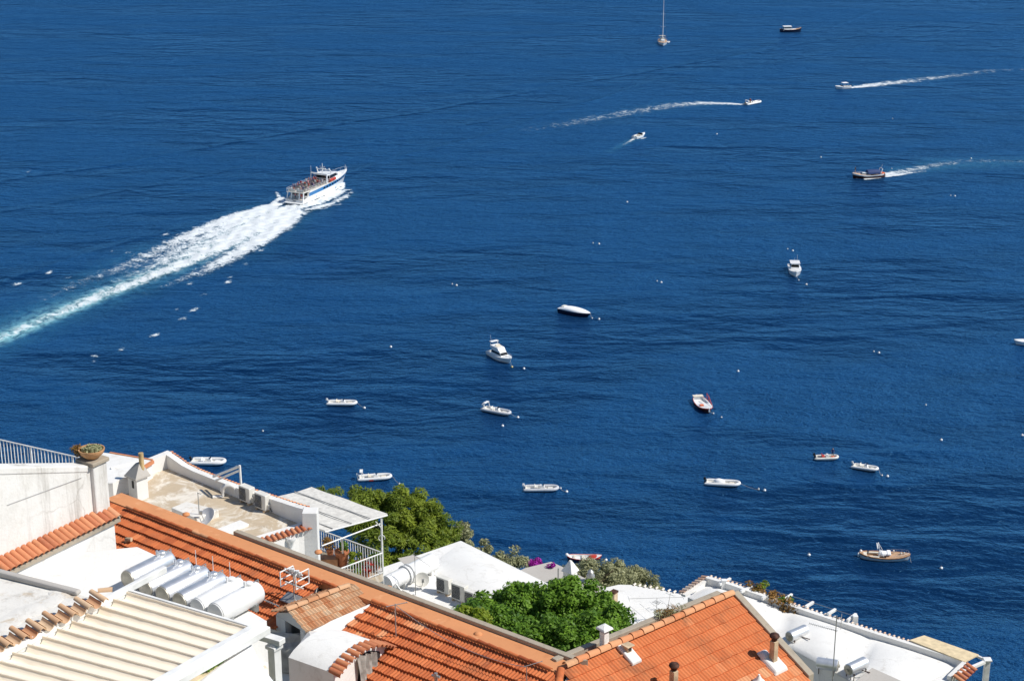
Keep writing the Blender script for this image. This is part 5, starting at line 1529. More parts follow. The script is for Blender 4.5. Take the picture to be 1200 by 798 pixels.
def rib(label, s, b, L, B=2.1, tube='tubew', motor='black', mscale=1.0, arch=False, screen=True, seat='cush', cover=False, redseat=False, group='small inflatable boats at their moorings', stripe=None, buoy=None, name='inflatable_boat', flag=False):
    t = boat(name, label, 'inflatable boat', s, b, L, group)
    r = B * .125; zc_ = .30
    path = []
    for k in range(9): path.append((-L / 2 + (L * .68) * k / 8, -(B / 2 - r), zc_ + .02 * k))
    for k in range(1, 12):
        a = -math.pi / 2 + math.pi * k / 12; path.append((-L / 2 + L * .68 + (L * .32 - r) * math.cos(a) ** .8 if abs(math.cos(a)) > 1e-6 else 0, (B / 2 - r) * math.sin(a), zc_ + .16 + .10 * math.cos(a)))
    for k in range(8, -1, -1): path.append((-L / 2 + (L * .68) * k / 8, (B / 2 - r), zc_ + .02 * k))
    mb = MB(); n = len(path); rs = [r * (.75 if k in (0, n - 1) else 1.0) for k in range(n)]
    mb.tube(path, rs, 10); 
    for sgn in (-1, 1): mb.lathe([(r * .75, 0), (r * .4, .16), (0, .22)], (-L / 2, sgn * (B / 2 - r), zc_), 10, axis=(-1, 0, 0))
    tb = mb.build('tube', MT[tube], t, world=False, smooth=50)
    if stripe:
        mb = MB(); mb.box((-L * .12, -(B / 2 + .005), zc_ - .02), (L * .12, .03, r * .8)); mb.build('side_patch', MT[stripe], tb, world=False)
    mb = MB(); h = hull(mb, L * .96, B * .72, lambda u: .22 + .16 * u * u, .28, .85, .8, 2.0, m_bot=0, m_top=0)
    mb.build('hull', MT['tubeg'] if tube == 'tubew' else MT['gel'], t, world=False, smooth=40)
    mb = MB(); w = B / 2 - r * 1.2
    mb.poly([(-L / 2 + .1, -w, .27), (L * .22, -w, .30), (L * .36, -w * .55, .36), (L * .42, 0, .4), (L * .36, w * .55, .36), (L * .22, w, .30), (-L / 2 + .1, w, .27)])
    mb.box((-L / 2 + .2, 0, .3), (.1, B - 2.6 * r, .5))
    mb.build('floor', MT['plastic'], t, world=False)
    if cover:
        mb = MB(); mb.ball((-L * .12, 0, .55), 1, 12, 8, sq=(L * .16, B * .27, .5)); mb.build('cover', MT['sail'], t, world=False, smooth=60)
    else:
        mb = MB(); cabin(mb, -L * .06, L * .10, .6, .55, .28, .98, .22, .05, .05); con = mb.build('console', MT['gel'], t, world=False, bevel=.03)
        if screen:
            mb = MB(); cabin(mb, L * .035, L * .06, .56, .5, .98, 1.3, .08, .08, .05); mb.build('windscreen', MT['glass'], con, world=False)
        mb = MB(); mb.box((-L * .17, 0, .5), (.5, .85, .42)); mb.box((-L * .17 - .22, 0, .82), (.12, .8, .3)); mb.build('seat', MT['red' if redseat else seat], t, world=False, bevel=.05)
    mb = MB(); mb.box((L * .24, 0, .43), (L * .14, B * .4, .14)); mb.build('bow_cushion', MT[seat], t, world=False, bevel=.04)
    outboard(t, -L / 2, .62, mscale, motor)
    if arch:
        mb = MB(); x = -L * .36
        mb.tube([(x, -B * .36, .4), (x - .25, -B * .34, 1.35), (x - .35, 0, 1.5), (x - .25, B * .34, 1.35), (x, B * .36, .4)], .05, 8); mb.box((x - .3, 0, 1.5), (.5, B * .62, .09))
        mb.build('arch', MT['paint'], t, world=False, smooth=50)
    if buoy: mooring(t, (L / 2, 0, .5), buoy)
    return t
BU = {}                                                     # buoys: label -> pixel
# --- the small inflatables
rib('white inflatable with a low windscreen, moored left of the bay centre', (385.5, 473.5), (418, 475), 5.4, tube='tubew', motor='paint', buoy=(427, 478))
rib('grey white inflatable with a radar post, straight below the flybridge yacht', (567.5, 480), (598, 487.5), 5.8, arch=True, tube='tubeg', seat='plastic', motor='paint', buoy=(607, 489))
rib('white inflatable with a bulky white covered console and black motor', (828, 566.5), (867, 570), 5.6, tube='tubew', cover=True, buoy=(890, 574))
rib('long pale grey inflatable above the red rowing boat', (616, 574), (654, 575), 5.5, tube='tubeg', motor='paint', seat='plastic', buoy=(664, 576))
rib('white inflatable with a tall stern arch and a small red side patch', (422, 562), (458, 561), 5.4, arch=True, motor='paint', stripe='red', buoy=(468, 567))
rib('white inflatable with a standing windscreen, moored just above the concrete terrace', (226, 542), (264, 544), 5.9, 2.5, tube='tubew', seat='sail', motor='black')
rt_ = rib('small pale dinghy with red seats and a standing figure', (957, 538), (981, 538.5), 3.9, 1.7, tube='plastic', seat='orange', redseat=True, screen=False)
rib('small white open dinghy right of the red seated one', (1003, 548), (1026, 552.5), 4.3, 1.8, tube='tubew', seat='plastic', screen=True, mscale=.8, motor='paint', buoy=(1033, 557))
rib('speeding white inflatable with two riders trailing a long curved wake', (873, 123.5), (892, 120.5), 7.0, 2.5, arch=True, group='boats under way')

# --- covered speedboat
t = boat('covered_speedboat', 'dark blue speedboat under a smooth white cover', 'speedboat', (659, 365), (689, 371.5), 7.6)
mb = MB(); L, B = 7.6, 2.6; g = hull(mb, L, B, lambda u: .78 + .12 * u, .35, .8, .9, 2.3)
mb.build('hull', [MT['antif'], MT['navy']], t, world=False, smooth=45)
mb = MB(); A = []
for i, p in enumerate(g):
    hgt = .55 * math.sin(math.pi * min(1, max(0, (p.x + L / 2) / L)) ** .75) + .06
    A.append([mb.add((p.x, p.y * math.cos(a) * 1.015, p.z + .02 + hgt * math.sin(a) ** .8 if math.sin(a) > 0 else p.z)) for a in np.linspace(math.pi, 0, 11)])
for i in range(len(A) - 1):
    for k in range(10): mb.face((A[i][k], A[i + 1][k], A[i + 1][k + 1], A[i][k + 1]))
mb.build('cover', MT['sail'], t, world=False, smooth=60)
mb = MB(); mb.box((-L * .36, 0, 1.22), (1.1, 1.5, .35), taper=.7); mb.build('sunbed', MT['plastic'], t, world=False, bevel=.08)
mooring(t, (L / 2, 0, .9), (694, 373))

# --- flybridge yacht
t = boat('flybridge_yacht', 'white flybridge motor yacht with a dark windscreen', 'motor yacht', (576, 415), (598, 426.5), 9.0)
t.scale = (.80, .80, .80); L, B = 9.2, 3.3; mb = MB(); g = hull(mb, L, B, lambda u: .95 + .55 * u * u, .5, .88, 1.1, 2.4)
mb.build('hull', [MT['antif'], MT['gel']], t, world=False, smooth=45)
mb = MB(); deck(mb, g, .55, -L / 2 - .1, -L * .28, .86, .12); mb.build('deck', MT['gel'], t, world=False, smooth=30)
mb = MB(); cabin(mb, -L * .28, L * .22, 2.5, 2.2, 1.0, 2.35, 1.3, .1, .22); cb = mb.build('cabin', MT['gel'], t, world=False, bevel=.06)
mb = MB(); band(mb, -L * .28, L * .22, 2.5, 2.2, 1.0, 2.35, 1.3, .1, .22, .30, .72, front=True); mb.build('window', MT['glass'], cb, world=False)
mb = MB(); cabin(mb, -L * .34, L * .06, 2.3, 2.0, 2.37, 2.95, .55, -.1, .05); mb.build('flybridge', MT['gel'], t, world=False, bevel=.06)
mb = MB(); mb.box((-L * .1, 0, 3.0), (1.0, 1.3, .1)); mb.box((-L * .16, 0, 3.15), (.2, 1.3, .35)); mb.build('seat', MT['cush'], t, world=False, bevel=.04)
mb = MB(); x = -L * .3
mb.tube([(x, -1.05, 2.5), (x - .4, -1.0, 3.7), (x - .4, 1.0, 3.7), (x, 1.05, 2.5)], .09, 8); mb.box((x - .25, 0, 3.75), (1.0, 2.1, .1)); mb.build('radar_arch', MT['gel'], t, world=False, bevel=.02)
mb = MB(); mb.tube([(x - .4, -.7, 3.7), (x - .75, -.8, 5.4)], .022, 5); mb.build('aerial', MT['paint'], t, world=False)
mb = MB(); rails(mb, g, L * .05, L * .5, .55); mb.build('bow_rail', MT['steel'], t, world=False, smooth=50)
mb = MB(); mb.box((L * .27, 0, 1.36), (.5, .5, .08)); mb.build('hatch', MT['glass'], t, world=False, bevel=.02)
mooring(t, (L / 2 - .4, 0, 1.0), (600, 430))

# --- cabin cruiser seen from the bow
t = boat('cabin_cruiser', 'white cabin cruiser seen bow on, with a square wheelhouse', 'cabin cruiser', (929.6, 314.5), (932.5, 325), 7.6)
L, B = 7.6, 2.9; mb = MB(); g = hull(mb, L, B, lambda u: .95 + .35 * u * u, .4, .9, .5, 3.2)
mb.build('hull', [MT['antif'], MT['gel']], t, world=False, smooth=45)
mb = MB(); deck(mb, g, .5, -L / 2 - .1, -L * .18, .86, .1); mb.build('deck', MT['gel'], t, world=False, smooth=30)
mb = MB(); cabin(mb, -L * .2, L * .14, 2.2, 2.0, 1.0, 2.35, .35, .0, .14); cb = mb.build('wheelhouse', MT['gel'], t, world=False, bevel=.05)
mb = MB(); band(mb, -L * .2, L * .14, 2.2, 2.0, 1.0, 2.35, .35, .0, .14, .42, .82); mb.build('window', MT['glass'], cb, world=False)
mb = MB(); mb.box((-L * .05, 0, 2.4), (L * .36, 2.2, .1)); mb.build('roof', MT['gel'], t, world=False, bevel=.04)
mb = MB(); mb.tube([(-.6, .5, 2.4), (-.7, .5, 4.0)], .025, 5); mb.tube([(-.6, -.1, 2.4), (-.7, -.1, 3.3)], .02, 5); mb.build('aerial', MT['paint'], t, world=False)
mb = MB(); rails(mb, g, 0.2, L * .5, .5); mb.build('bow_rail', MT['steel'], t, world=False, smooth=50)
mb = MB(); mb.box((L * .3, 0, 1.22), (.55, .55, .07)); mb.build('hatch', MT['tubeg'], t, world=False, bevel=.02)
mooring(t, (L / 2 - .3, 0, 1.0), (936, 328))

# --- wooden launches (gozzi)
def gozzo(label, s, b, L, B, hullm, deckm, group=None, rail=True, bimini=None, engine='sail', canopy=None, strake='wood', cat='wooden boat', sheer=.55, name='wooden_launch', botm='antif', well=(-.42, .02), cush=True, floor=.25):
    t = boat(name, label, cat, s, b, L, group)
    mb = MB(); g = hull(mb, L, B, lambda u: sheer + sheer * .7 * (2 * u - 1) ** 2 * (1.0 if u > .5 else .6), .4, .6, .35, 2.6, True, m_bot=0, m_top=1, m_strake=2)
    mb.build('hull', [MT[botm], MT[hullm], MT[strake]], t, world=False, smooth=45)
    mb = MB(); deck(mb, g, floor, L * well[0], L * well[1], .84, .08); mb.build('deck', MT[deckm], t, world=False, smooth=30)
    mb = MB(); mb.tube([(p.x, -p.y, p.z) for p in g], .05, 6); mb.tube([(p.x, p.y, p.z) for p in g], .05, 6); mb.build('gunwale', MT[strake], t, world=False, smooth=50)
    if cush:
        mb = MB()
        for sg in (-1, 1): mb.box((-L * .24, sg * B * .30, floor + .25), (L * .25, B * .16, .2))
        mb.box((-L * .39, 0, floor + .28), (L * .07, B * .5, .22)); mb.build('bench', MT['cush'], t, world=False, bevel=.04)
    if rail:
        mb = MB(); rails(mb, g, L * .12, L * .49, .42); mb.build('bow_rail', MT['steel'], t, world=False, smooth=50)
    return t, g
# 1 brown launch at right
t, g = gozzo('varnished wooden launch with a pale deck, a folded awning frame and white cushions', (1013, 653), (1060, 655.5), 7.2, 2.5, 'tubeg', 'teak', 'wooden launches', cat='wooden boat', botm='plastic')
mb = MB(); mb.box((L * .0 - .1, 0, .88), (1.0, 1.3, .3), taper=.8); mb.box((.55, 0, .95), (.55, 1.5, .28)); mb.build('cushion', MT['sail'], t, world=False, bevel=.08)
mb = MB(); cabin(mb, -.9, -.1, 1.0, .9, .5, 1.15, .3, .1, .1); mb.build('console', MT['gel'], t, world=False, bevel=.04)
mb = MB()
for sg in (-1, 1): mb.tube([(-.2, sg * 1.05, .75), (-.95, sg * .95, 2.05)], .035, 6); mb.tube([(-1.0, sg * 1.05, .75), (-.9, sg * .95, 2.1)], .03, 6)
mb.tube([(-.95, -.95, 2.05), (-.95, .95, 2.05)], .05, 6); mb.tube([(-1.15, -.95, 1.9), (-1.15, .95, 1.9)], .11, 8); mb.build('awning_frame', MT['tubew'], t, world=False, smooth=50)
mb = MB(); mb.ball((-3.75, -.1, .45), .22, 10, 6, sq=(.8, .8, 1.6)); mb.ball((-3.4, .35, .85), .22, 10, 6); mb.build('fender', MT['tubew'], t, world=False, smooth=60)
mb = MB(); mb.box((1.3, .5, 1.0), (.25, .25, .3)); mb.ball((2.3, 0, .98), .15); mb.ball((2.75, .1, 1.02), .12); mb.build('deck_gear', MT['plastic'], t, world=False, bevel=.03)
mooring(t, (3.5, 0, .9), (1068, 659))
# 2 red and white boat
t, g = gozzo('dark red wooden boat with a white deck, an anchor frame and red trim', (815.5, 467), (831.5, 486), 7.6, 2.7, 'mahog', 'gel', 'wooden launches', strake='red', cush=False, well=(-.34, .0), sheer=.6)
mb = MB(); mb.box((1.3, -.6, .82), (.7, .7, .2)); mb.build('hatch', MT['orange'], t, world=False, bevel=.05)
mb = MB(); mb.box((-3.0, 0, .95), (.9, 1.9, .12)); mb.build('stern_bench', MT['cush'], t, world=False, bevel=.03)
mb = MB(); mb.tube([(-1.5, 1.2, .7), (-1.5, 1.2, 1.9)], .05, 6); mb.tube([(-.6, 1.25, .7), (-.6, 1.25, 1.7)], .05, 6); mb.tube([(-1.5, 1.2, 1.85), (-.6, 1.25, 1.65), (1.8, 1.1, .95)], .06, 6); mb.build('frame', MT['red'], t, world=False, smooth=50)
mb = MB(); mb.box((3.72, 0, .75), (.2, .16, .75)); mb.build('stem_post', MT['paint'], t, world=False, bevel=.03)
mooring(t, (3.6, 0, .9), (836, 484.5))
# 3 red rowing boat behind the olives
t, g = gozzo('open rowing boat with a red gunwale, half hidden behind the large olive tree', (669, 656), (700, 656.5), 5.0, 1.8, 'antif', 'gel', 'wooden launches', rail=False, strake='red', cush=False, well=(-.40, .34), sheer=.5, name='rowing_boat', cat='rowing boat')
mb = MB()
for x in (-1.4, -.2, 1.0): mb.box((x, 0, .46), (.28, 1.4, .06))
mb.build('thwart', MT['cush'], t, world=False, bevel=.01)
mb = MB(); mb.ball((1.45, 0, .50), 1, 12, 6, sq=(.95, .62, .32)); mb.build('bow_cover', MT['red'], t, world=False, smooth=60)
mb = MB(); mb.ball((-2.5, 0, .8), .28, 10, 6); mb.build('fender', MT['tubew'], t, world=False, smooth=60)
# 4 dark launch under way
tw, g = gozzo('dark hulled motor launch under way with a navy sun cover', (1037, 207.5), (999, 209), 9.6, 3.0, 'mahog', 'teak', 'boats under way', sheer=.85, floor=.5, strake='gel')
mb = MB(); L = 9.6; nn = 9; A = []
for i in range(nn):
    x = lerp(-L * .30, L * .06, i / (nn - 1)); A.append([mb.add((x, 1.15 * math.cos(a), 1.35 + .9 * math.sin(a) ** .6 * (1 - .12 * abs(2 * i / (nn - 1) - 1)) if 0 < a < math.pi else 1.2)) for a in np.linspace(math.pi, 0, 11)])
for i in range(nn - 1):
    for k in range(10): mb.face((A[i][k], A[i + 1][k], A[i + 1][k + 1], A[i][k + 1]))
mb.face(A[0][::-1]); mb.face(A[-1]); mb.build('sun_cover', MT['blueg'], tw, world=False, smooth=50)
mb = MB(); cabin(mb, -.3, 2.6, 1.9, 1.4, .95, 1.45, .8, .1, .15); cbn = mb.build('cabin', MT['gel'], tw, world=False, bevel=.05)
mb = MB(); band(mb, -.3, 2.6, 1.9, 1.4, .95, 1.45, .8, .1, .15, .25, .8); mb.build('window', MT['glass'], cbn, world=False)
mb = MB(); mb.tube([(-3.0, -1.0, 1.1), (-3.5, -.95, 2.5), (-3.5, .95, 2.5), (-3.0, 1.0, 1.1)], .1, 8); mb.tube([(-3.5, 0, 2.5), (-3.7, 0, 3.6)], .04, 6); mb.build('arch', MT['gel'], tw, world=False, smooth=50)
mb = MB(); mb.box((-3.9, 0, 1.1), (1.0, 1.6, .3)); mb.build('sunbed', MT['orange'], tw, world=False, bevel=.05)
# 5 far dark launch
t, g = gozzo('dark launch with a white wheelhouse far out near the top edge', (913.5, 38), (939, 37.5), 9.4, 3.0, 'navy', 'teak', 'boats far out', sheer=1.0, floor=.6, strake='navy')
mb = MB(); cabin(mb, -3.2, .6, 2.2, 1.9, 1.0, 2.3, .6, .1, .15); cbn = mb.build('wheelhouse', MT['gel'], t, world=False, bevel=.05)
mb = MB(); band(mb, -3.2, .6, 2.2, 1.9, 1.0, 2.3, .6, .1, .15, .45, .8, back=True); mb.build('window', MT['glass'], cbn, world=False)
mb = MB(); mb.box((-1.5, 0, 2.4), (3.6, 2.3, .12)); mb.build('roof', MT['sail'], t, world=False, bevel=.03)
mb = MB(); mb.box((1.6, 0, 1.15), (1.6, 1.2, .22)); mb.build('cushion', MT['sail'], t, world=False, bevel=.06)

# --- small motor boats
def runabout(label, s, b, L, B, group=None, bimini=False, coverd=False, screen=True, hullm='gel'):
    t = boat('motorboat', label, 'motorboat', s, b, L, group)
    mb = MB(); g = hull(mb, L, B, lambda u: .7 + .3 * u * u, .3, .85, .8, 2.3); mb.build('hull', [MT['antif'], MT[hullm]], t, world=False, smooth=45)
    mb = MB(); deck(mb, g, .3, -L * .46, L * .08, .84, .1, rise=.08); mb.build('deck', MT['gel'], t, world=False, smooth=30)
    if screen:
        mb = MB(); cabin(mb, L * .05, L * .16, B * .72, B * .55, .85, 1.3, .35, .3, .1); mb.build('windscreen', MT['glass'], t, world=False)
    mb = MB(); mb.box((-L * .3, 0, .55), (.6, B * .65, .4)); mb.box((-L * .05, 0, .6), (.5, B * .6, .5)); mb.build('seat', MT['cush'], t, world=False, bevel=.05)
    if bimini:
        mb = MB(); mb.box((-L * .12, 0, 2.0), (L * .34, B * .85, .08)); mb.build('bimini_top', MT['sail'], t, world=False, bevel=.03)
        mb = MB()
        for sg in (-1, 1):
            for x in (-L * .26, .0): mb.tube([(x, sg * B * .42, .8), (x, sg * B * .4, 2.0)], .03, 5)
        mb.build('bimini_frame', MT['steel'], t, world=False)
    outboard(t, -L / 2, .75, 1.0, 'black' if not coverd else 'paint')
    return t, g
runabout('white motorboat with a flat sun roof running left near the right edge, far out', (996, 103.5), (979, 104.5), 6.0, 2.2, 'boats under way', bimini=True)
runabout('small white boat alone below the long curved wake, heading up to the right', (743.5, 163), (755, 159.5), 5.6, 2.4, 'boats under way', coverd=True)
runabout('white boat cut off by the right edge, only its bow in view', (1222, 403), (1190, 404), 6.4, 2.4)

# --- sailing yacht, bow on
t = boat('sailing_yacht', 'white sailing yacht with a bare mast, top edge of the bay', 'sailing yacht', (775.2, 48.5), (777.6, 55), 12.0)
L, B = 12.0, 3.8; mb = MB(); g = hull(mb, L, B, lambda u: 1.0 + .3 * u * u, .6, .75, 1.2, 2.1); mb.build('hull', [MT['antif'], MT['gel']], t, world=False, smooth=45)
mb = MB(); deck(mb, g, .6, -L * .42, -L * .18, .7, .1); mb.build('deck', MT['teak'], t, world=False, smooth=30)
mb = MB(); cabin(mb, -L * .18, L * .2, 2.2, 1.3, 1.1, 1.65, 1.0, .1, .15); cbn = mb.build('coachroof', MT['gel'], t, world=False, bevel=.06)
mb = MB(); band(mb, -L * .18, L * .2, 2.2, 1.3, 1.1, 1.65, 1.0, .1, .15, .35, .75); mb.build('window', MT['glass'], cbn, world=False)
mb = MB(); mb.tube([(.6, 0, 1.5), (.5, 0, 18.0)], [.12, .08], 8); mb.tube([(.55, -1.0, 7), (.55, 1.0, 7)], .04, 6); mb.tube([(.55, -.8, 12), (.55, .8, 12)], .04, 6); mast = mb.build('mast', MT['paint'], t, world=False, smooth=50)
mb = MB(); mb.tube([(.5, 0, 2.6), (-4.0, 0, 2.7)], .2, 8); mb.build('furled_sail', MT['canvas'], t, world=False, smooth=50)
mb = MB()
for e in ((5.7, 0, 1.4), (-5.8, 0, 1.2), (.3, 1.8, 1.1), (.3, -1.8, 1.1)): mb.tube([e, (.5, 0, 17.8)], .012, 4)
mb.build('rigging', MT['grey_metal'], t, world=False)
mb = MB(); mb.box((-3.4, 0, 2.7), (1.8, 2.6, .08)); mb.box((-1.9, 0, 1.9), (.9, 2.0, .7), taper=.8)
for sg in (-1, 1): mb.tube([(-4.2, sg * 1.25, 1.2), (-4.2, sg * 1.25, 2.7)], .03, 5); mb.tube([(-2.6, sg * 1.25, 1.2), (-2.6, sg * 1.25, 2.7)], .03, 5)
mb.build('spray_hood', MT['tarp'], t, world=False)
mb = MB(); rails(mb, g, -L * .45, L * .5, .6); mb.build('guard_rail', MT['steel'], t, world=False)
t = boat('tender', 'tiny grey dinghy tied alongside the sailing yacht', 'dinghy', (781.5, 51), (784, 50), 2.8)
mb = MB(); mb.tube([(-1.2, -.5, .25), (.5, -.5, .3), (1.1, -.2, .35), (1.1, .2, .35), (.5, .5, .3), (-1.2, .5, .25)], .2, 8); mb.build('tube', MT['tubeg'], t, world=False, smooth=50)
mb = MB(); mb.box((-.2, 0, .15), (2.0, .9, .1)); mb.box((-1.15, 0, .35), (.1, .8, .35)); mb.build('floor', MT['tubeg'], t, world=False)

# ================================================================ the ferry
fs, fb = P(345, 240.5, 0), P(396.5, 218.5, 0)
FD = (fb - fs); frz = math.atan2(FD.y, FD.x); LF, BF = 27.0, 5.8
FD.normalize(); fc = fs + FD * (LF / 2)
ferry = thing('passenger_ferry', 'white passenger ferry with a blue window stripe and a crowded open deck', 'ferry', (fc.x, fc.y, 0), frz)
fsheer = lambda u: (1.45 if u < .085 else min(1, (u - .085) / .035 + .48) * 3.0 if u < .12 else 3.0) + .75 * max(0, (u - .45) / .55) ** 1.6
mb = MB(); g = hull(mb, LF, BF, fsheer, .9, .93, 3.2, 2.2, ns=28, flare=.62)
mb.build('hull', [MT['antif'], MT['gel']], ferry, world=False, smooth=40)
def hullpt(x, z, sg, eps=.03):
    best = min(g, key=lambda p: abs(p.x - x)); i = g.index(best)
    a, b = (g[i], g[min(i + 1, len(g) - 1)]) if best.x <= x else (g[max(i - 1, 0)], g[i])
    k = 0 if b.x == a.x else (x - a.x) / (b.x - a.x); y = lerp(a.y, b.y, k); s = lerp(a.z, b.z, k)
    u = (x + LF / 2) / LF; bow = max(0, (u - .55) / .45) ** 1.4
    f = .52 + .48 * (z - .05) / (s - .05)
    w = np.interp(f, [.52, .62, .86, 1], [lerp(.86, .40, bow), lerp(.90, .46, bow), lerp(.97, .62, bow), 1])
    return V((x, sg * (y * w + eps), z))
def sidestrip(mb, x0, x1, z0, z1, n, m=0, eps=.03, tap=0.0):
    for sg in (-1, 1):
        for i in range(n):
            xa, xb = lerp(x0, x1, i / n), lerp(x0, x1, (i + 1) / n); da, db = tap * i / n, tap * (i + 1) / n
            q = [hullpt(xa, z0 + da, sg, eps), hullpt(xb, z0 + db, sg, eps), hullpt(xb, z1 + db, sg, eps), hullpt(xa, z1 + da, sg, eps)]
            mb.poly(q if sg < 0 else q[::-1], m)
mb = MB(); sidestrip(mb, -10.5, 10.6, 1.85, 2.8, 22, tap=.75); bl_ = mb.build('blue_stripe', MT['blue'], ferry, world=False)
for i in range(9):
    xa = -3.5 + 1.45 * i; mb = MB(); z0 = 2.08 + .75 * (xa + 10.5) / 21.1; sidestrip(mb, xa, xa + .95, z0, z0 + .45, 1, eps=.05); mb.build('window', MT['glass'], bl_, world=False)
mb = MB(); sidestrip(mb, -13.8, 9.0, .12, .38, 20, eps=.025); mb.build('waterline', MT['navy'], ferry, world=False)
mb = MB(); sidestrip(mb, -6.8, -6.5, .9, 1.2, 1); sidestrip(mb, 3.2, 3.9, .95, 1.3, 1); sidestrip(mb, -9.0, -8.8, 1.0, 1.2, 1); mb.build('hull_marking', MT['blue'], ferry, world=False)
mb = MB(); deck(mb, g, 1.15, -LF / 2 - .1, -10.9, .9, .1); mb.build('deck', MT['gel'], ferry, world=False, smooth=30)
mb = MB(); mb.box((-14.0, 0, .7), (1.3, 5.0, .18)); mb.build('swim_platform', MT['gel'], ferry, world=False, bevel=.05)
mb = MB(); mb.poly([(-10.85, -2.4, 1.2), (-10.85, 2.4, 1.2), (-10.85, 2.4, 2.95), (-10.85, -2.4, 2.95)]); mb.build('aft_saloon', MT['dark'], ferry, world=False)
mb = MB()
for sg in (-1, 1):
    for x, y in ((-12.9, 2.4), (-12.9, 1.2)): mb.tube([(x - .25, sg * y, 1.15), (x + .35, sg * y * .98, 3.35)], .17, 8)
mb.build('pillar', MT['gel'], ferry, world=False, smooth=50)
mb = MB(); mb.box((-11.9, 0, 3.2), (2.4, 5.2, .14)); mb.box((-3.5, 0, 3.12), (15.2, 5.3, .14)); mb.build('upper_deck', MT['plastic'], ferry, world=False, bevel=.03)
mb = MB()
loop = [(-13.0, -2.5), (-13.0, 2.5), (2.0, 2.7), (2.0, -2.7)]
for a, b in ((loop[0], loop[1]), (loop[1], loop[2]), (loop[3], loop[0])):
    for h in (4.25, 3.85): mb.tube([(a[0], a[1], h), (b[0], b[1], h)], .022, 5)
    n = 10
    for i in range(n + 1): mb.tube([(lerp(a[0], b[0], i / n), lerp(a[1], b[1], i / n), 3.2), (lerp(a[0], b[0], i / n), lerp(a[1], b[1], i / n), 4.25)], .022, 5)
mb.build('deck_rail', MT['gel'], ferry, world=False)
mb = MB(); cabin(mb, 1.0, 6.6, 4.6, 3.6, 3.1, 5.0, 1.7, .2, .3); br = mb.build('wheelhouse', MT['gel'], ferry, world=False, bevel=.08)
mb = MB(); band(mb, 1.0, 6.6, 4.6, 3.6, 3.1, 5.0, 1.7, .2, .3, .48, .86, back=True); mb.build('window', MT['glass'], br, world=False)
mb = MB(); mb.box((2.0, 0, 5.08), (4.0, 4.5, .12)); mb.build('roof', MT['gel'], ferry, world=False, bevel=.05)
mb = MB(); cabin(mb, 6.2, 10.0, 3.4, 1.8, 3.3, 4.35, 2.0, .1, .2); mb.build('foredeck_house', MT['gel'], ferry, world=False, bevel=.08)
mb = MB()
for sg in (-1, 1): mb.tube([(-1.2, sg * 2.5, 3.2), (-.8, sg * 2.4, 5.7)], .2, 8); mb.tube([(2.2, sg * 2.1, 5.1), (1.2, sg * 1.9, 6.7)], .17, 8)
mb.tube([(-.8, -2.4, 5.6), (-.8, 2.4, 5.6)], .2, 8); mb.tube([(1.3, -1.9, 6.3), (1.3, 1.9, 6.3)], .12, 8)
mb.build('mast_frame', MT['gel'], ferry, world=False, smooth=50)
mb = MB(); mb.tube([(1.0, 0, 5.1), (1.0, 0, 8.0)], [.14, .07], 8); mb.tube([(1.0, -.8, 7.1), (1.0, .8, 7.1)], .06, 6); mb.box((1.3, 0, 6.5), (.25, 1.6, .2)); mb.tube([(-.8, 2.4, 5.6), (-.9, 2.4, 7.6)], .03, 5); mb.tube([(-11, -2.5, 3.3), (-11.2, -2.5, 5.6)], .03, 5)
mb.build('mast', MT['paint'], ferry, world=False, smooth=50)
for x, y in ((2.6, -2.45), (1.0, -2.5), (2.6, 2.45)):
    mb = MB(); mb.lathe([(.38, 0), (.42, .05), (.42, 1.25), (.38, 1.3)], (x - .65, y, 3.75), 14, axis=(1, 0, 0)); mb.build('life_raft', MT['red'], ferry, world=False, smooth=40)
mb = MB(); rails(mb, g, 6.5, LF * .5, .8, .018, .96); mb.build('bow_rail', MT['paint'], ferry, world=False)
mb = MB(); mb.tube([(12.9, 0, 3.7), (12.9, 0, 5.2)], .04, 5); mb.build('bow_staff', MT['paint'], ferry, world=False)
mb = MB()
for i in range(10):
    for sg in (-1, 1): mb.box((-12.4 + 1.32 * i, sg * 1.25, 3.5), (.5, 1.9, .12)); mb.box((-12.65 + 1.32 * i, sg * 1.25, 3.75), (.08, 1.9, .5))
mb.build('bench', MT['grey_metal'], ferry, world=False)
# dark lettering on the transom is unreadable in the photo: a short dark name plate
mb = MB(); mb.box((-13.53, .0, 1.05), (.04, .9, .16)); mb.build('name_plate', MT['navy'], ferry, world=False)

